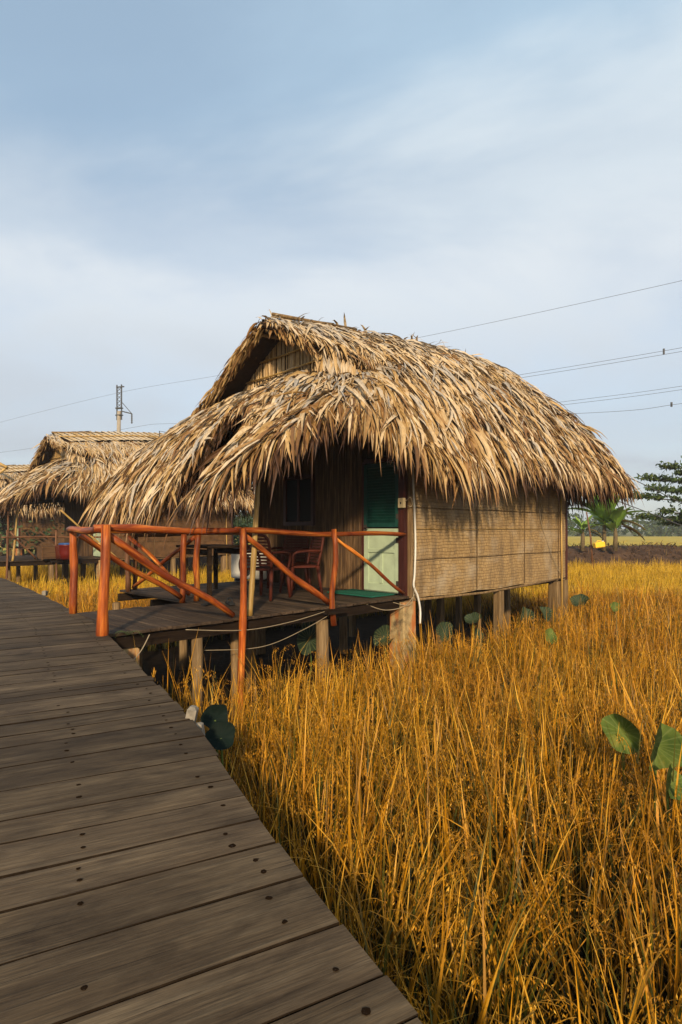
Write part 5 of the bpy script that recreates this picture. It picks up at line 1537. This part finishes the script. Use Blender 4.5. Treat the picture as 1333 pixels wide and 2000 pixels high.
def rice_object(name, label, pts, rots, scl, idx, protos):
    col = bpy.data.collections.new(name + '_hills')
    for p in protos: col.objects.link(p)
    me = bpy.data.meshes.new(name)
    me.vertices.add(len(pts)); me.vertices.foreach_set('co', np.asarray(pts, np.float32).ravel())
    for nm, tp, arr, key in (('rot', 'FLOAT_VECTOR', rots, 'vector'), ('scl', 'FLOAT_VECTOR', scl, 'vector'), ('idx', 'INT', idx, 'value')):
        a = me.attributes.new(nm, tp, 'POINT'); a.data.foreach_set(key, np.asarray(arr, np.float32 if tp != 'INT' else np.int32).ravel())
    me.materials.append(M_rice)
    o = link(name, me)
    ng = bpy.data.node_groups.new(name, 'GeometryNodeTree')
    ng.interface.new_socket('Geometry', in_out='INPUT', socket_type='NodeSocketGeometry')
    ng.interface.new_socket('Geometry', in_out='OUTPUT', socket_type='NodeSocketGeometry')
    gi, go = ng.nodes.new('NodeGroupInput'), ng.nodes.new('NodeGroupOutput')
    ip = ng.nodes.new('GeometryNodeInstanceOnPoints'); ci = ng.nodes.new('GeometryNodeCollectionInfo')
    ci.inputs['Collection'].default_value = col
    ci.inputs['Separate Children'].default_value = True; ci.inputs['Reset Children'].default_value = True
    ip.inputs['Pick Instance'].default_value = True

    def na(nm, tp):
        n = ng.nodes.new('GeometryNodeInputNamedAttribute'); n.data_type = tp; n.inputs['Name'].default_value = nm
        return n.outputs['Attribute']
    ln = ng.links.new
    ln(gi.outputs[0], ip.inputs['Points']); ln(ci.outputs[0], ip.inputs['Instance'])
    e2r = ng.nodes.new('FunctionNodeEulerToRotation'); ln(na('rot', 'FLOAT_VECTOR'), e2r.inputs[0]); ln(e2r.outputs[0], ip.inputs['Rotation'])
    ln(na('scl', 'FLOAT_VECTOR'), ip.inputs['Scale']); ln(na('idx', 'INT'), ip.inputs['Instance Index'])
    ln(ip.outputs[0], go.inputs[0])
    md = o.modifiers.new('hills', 'NODES'); md.node_group = ng
    return setp(o, label, kind='stuff')


rs = np.random.default_rng(99)
NV = 10
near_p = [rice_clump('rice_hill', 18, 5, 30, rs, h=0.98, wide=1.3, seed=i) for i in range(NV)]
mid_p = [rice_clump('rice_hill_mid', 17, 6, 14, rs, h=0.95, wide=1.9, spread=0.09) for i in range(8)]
far_p = [rice_clump('rice_hill_far', 26, 12, 8, rs, wide=2.6, spread=0.28, mat=M_ricefar) for i in range(6)]


def rice_ok(x, y):
    for off in (Vector((0, 0, 0)), OFF2, OFF2 * 2):
        s, t = hut_st((x - off.x, y - off.y))
        lim = -0.55 + 0.22 * mnoise.noise(Vector((x * 1.1, y * 1.1, 2)))
        if s < -2.9: lim -= 0.30 * min(1, (-2.9 - s) / 0.6)
        if -5.3 < s < 5.9 and lim < t < (5.4 if s > -2.9 else 3.2): return False
    return boardwalk_dist(x, y) > 0.16


def scatter(x0, x1, y0, y1, step, cond, jitter=0.42):
    out = []
    for y in np.arange(y0, y1, step):
        for x in np.arange(x0, x1, step):
            px, py = x + rs.uniform(-jitter, jitter) * step, y + rs.uniform(-jitter, jitter) * step
            if cond(px, py) and rice_ok(px, py): out.append((px, py))
    return out


def infrustum(x, y, m=2.0):
    return abs(x) < y * 0.60 + m


def make_rice(name, label, pts, protos, s0, s1, hvar=0.1, lean=0.06):
    n = len(pts)
    P = np.array([(x, y, GROUND_Z) for x, y in pts])
    lodge = np.array([mnoise.noise(Vector((x * 0.55, y * 0.55, 7))) for x, y in pts])
    lodge2 = np.array([mnoise.noise(Vector((x * 0.45, y * 0.45, 17))) for x, y in pts])
    rot = np.stack([rs.normal(0, lean, n) + lodge * 0.35, rs.normal(0, lean, n) + lodge2 * 0.35, rs.uniform(0, 6.28, n)], 1)
    sc = rs.uniform(s0, s1, n); sz = sc * (1 + rs.normal(0, hvar, n) + 0.10 * lodge)
    if pts is pn: sz *= np.array([1 + 0.16 * max(0, 1 - boardwalk_dist(x, y) / 0.9) for x, y in pts])
    return rice_object(name, label, P, rot, np.stack([sc, sc, sz], 1), rs.integers(0, len(protos), n), protos)


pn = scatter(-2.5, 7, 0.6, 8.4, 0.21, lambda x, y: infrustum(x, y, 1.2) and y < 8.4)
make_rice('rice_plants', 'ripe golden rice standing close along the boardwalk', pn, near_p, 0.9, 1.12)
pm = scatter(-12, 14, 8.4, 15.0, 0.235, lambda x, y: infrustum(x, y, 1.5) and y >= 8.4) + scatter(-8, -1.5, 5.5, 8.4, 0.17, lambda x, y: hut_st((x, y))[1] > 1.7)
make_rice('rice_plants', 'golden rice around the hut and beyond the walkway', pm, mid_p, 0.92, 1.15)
pf = scatter(-28, 24, 15.0, 28.0, 0.40, lambda x, y: infrustum(x, y, 3.0))
make_rice('rice_plants', 'pale golden rice at the far side of the paddy', pf, far_p, 0.9, 1.1, 0.06, 0.06)
pff = scatter(-70, 75, 37.0, 75.0, 1.3, lambda x, y: infrustum(x, y, 4.0))
make_rice('rice_plants', 'distant strip of yellow rice beyond the bank', pff, far_p, 0.9, 1.1, 0.06, 0.06)

# ------------------------------------------------------------------ thin evening haze over the fields
m = bpy.data.materials.new('haze'); m.use_nodes = True
nt = m.node_tree; nt.nodes.clear()
mo = nt.nodes.new('ShaderNodeOutputMaterial'); pv = nt.nodes.new('ShaderNodeVolumePrincipled')
pv.inputs['Color'].default_value = (0.92, 0.95, 1.0, 1); pv.inputs['Density'].default_value = 0.0007
nt.links.new(pv.outputs[0], mo.inputs['Volume'])
mb = MB(); mb.box((0, 150, 7.75), (720, 420, 21.0))
setp(mb.build('haze', m), kind='stuff')
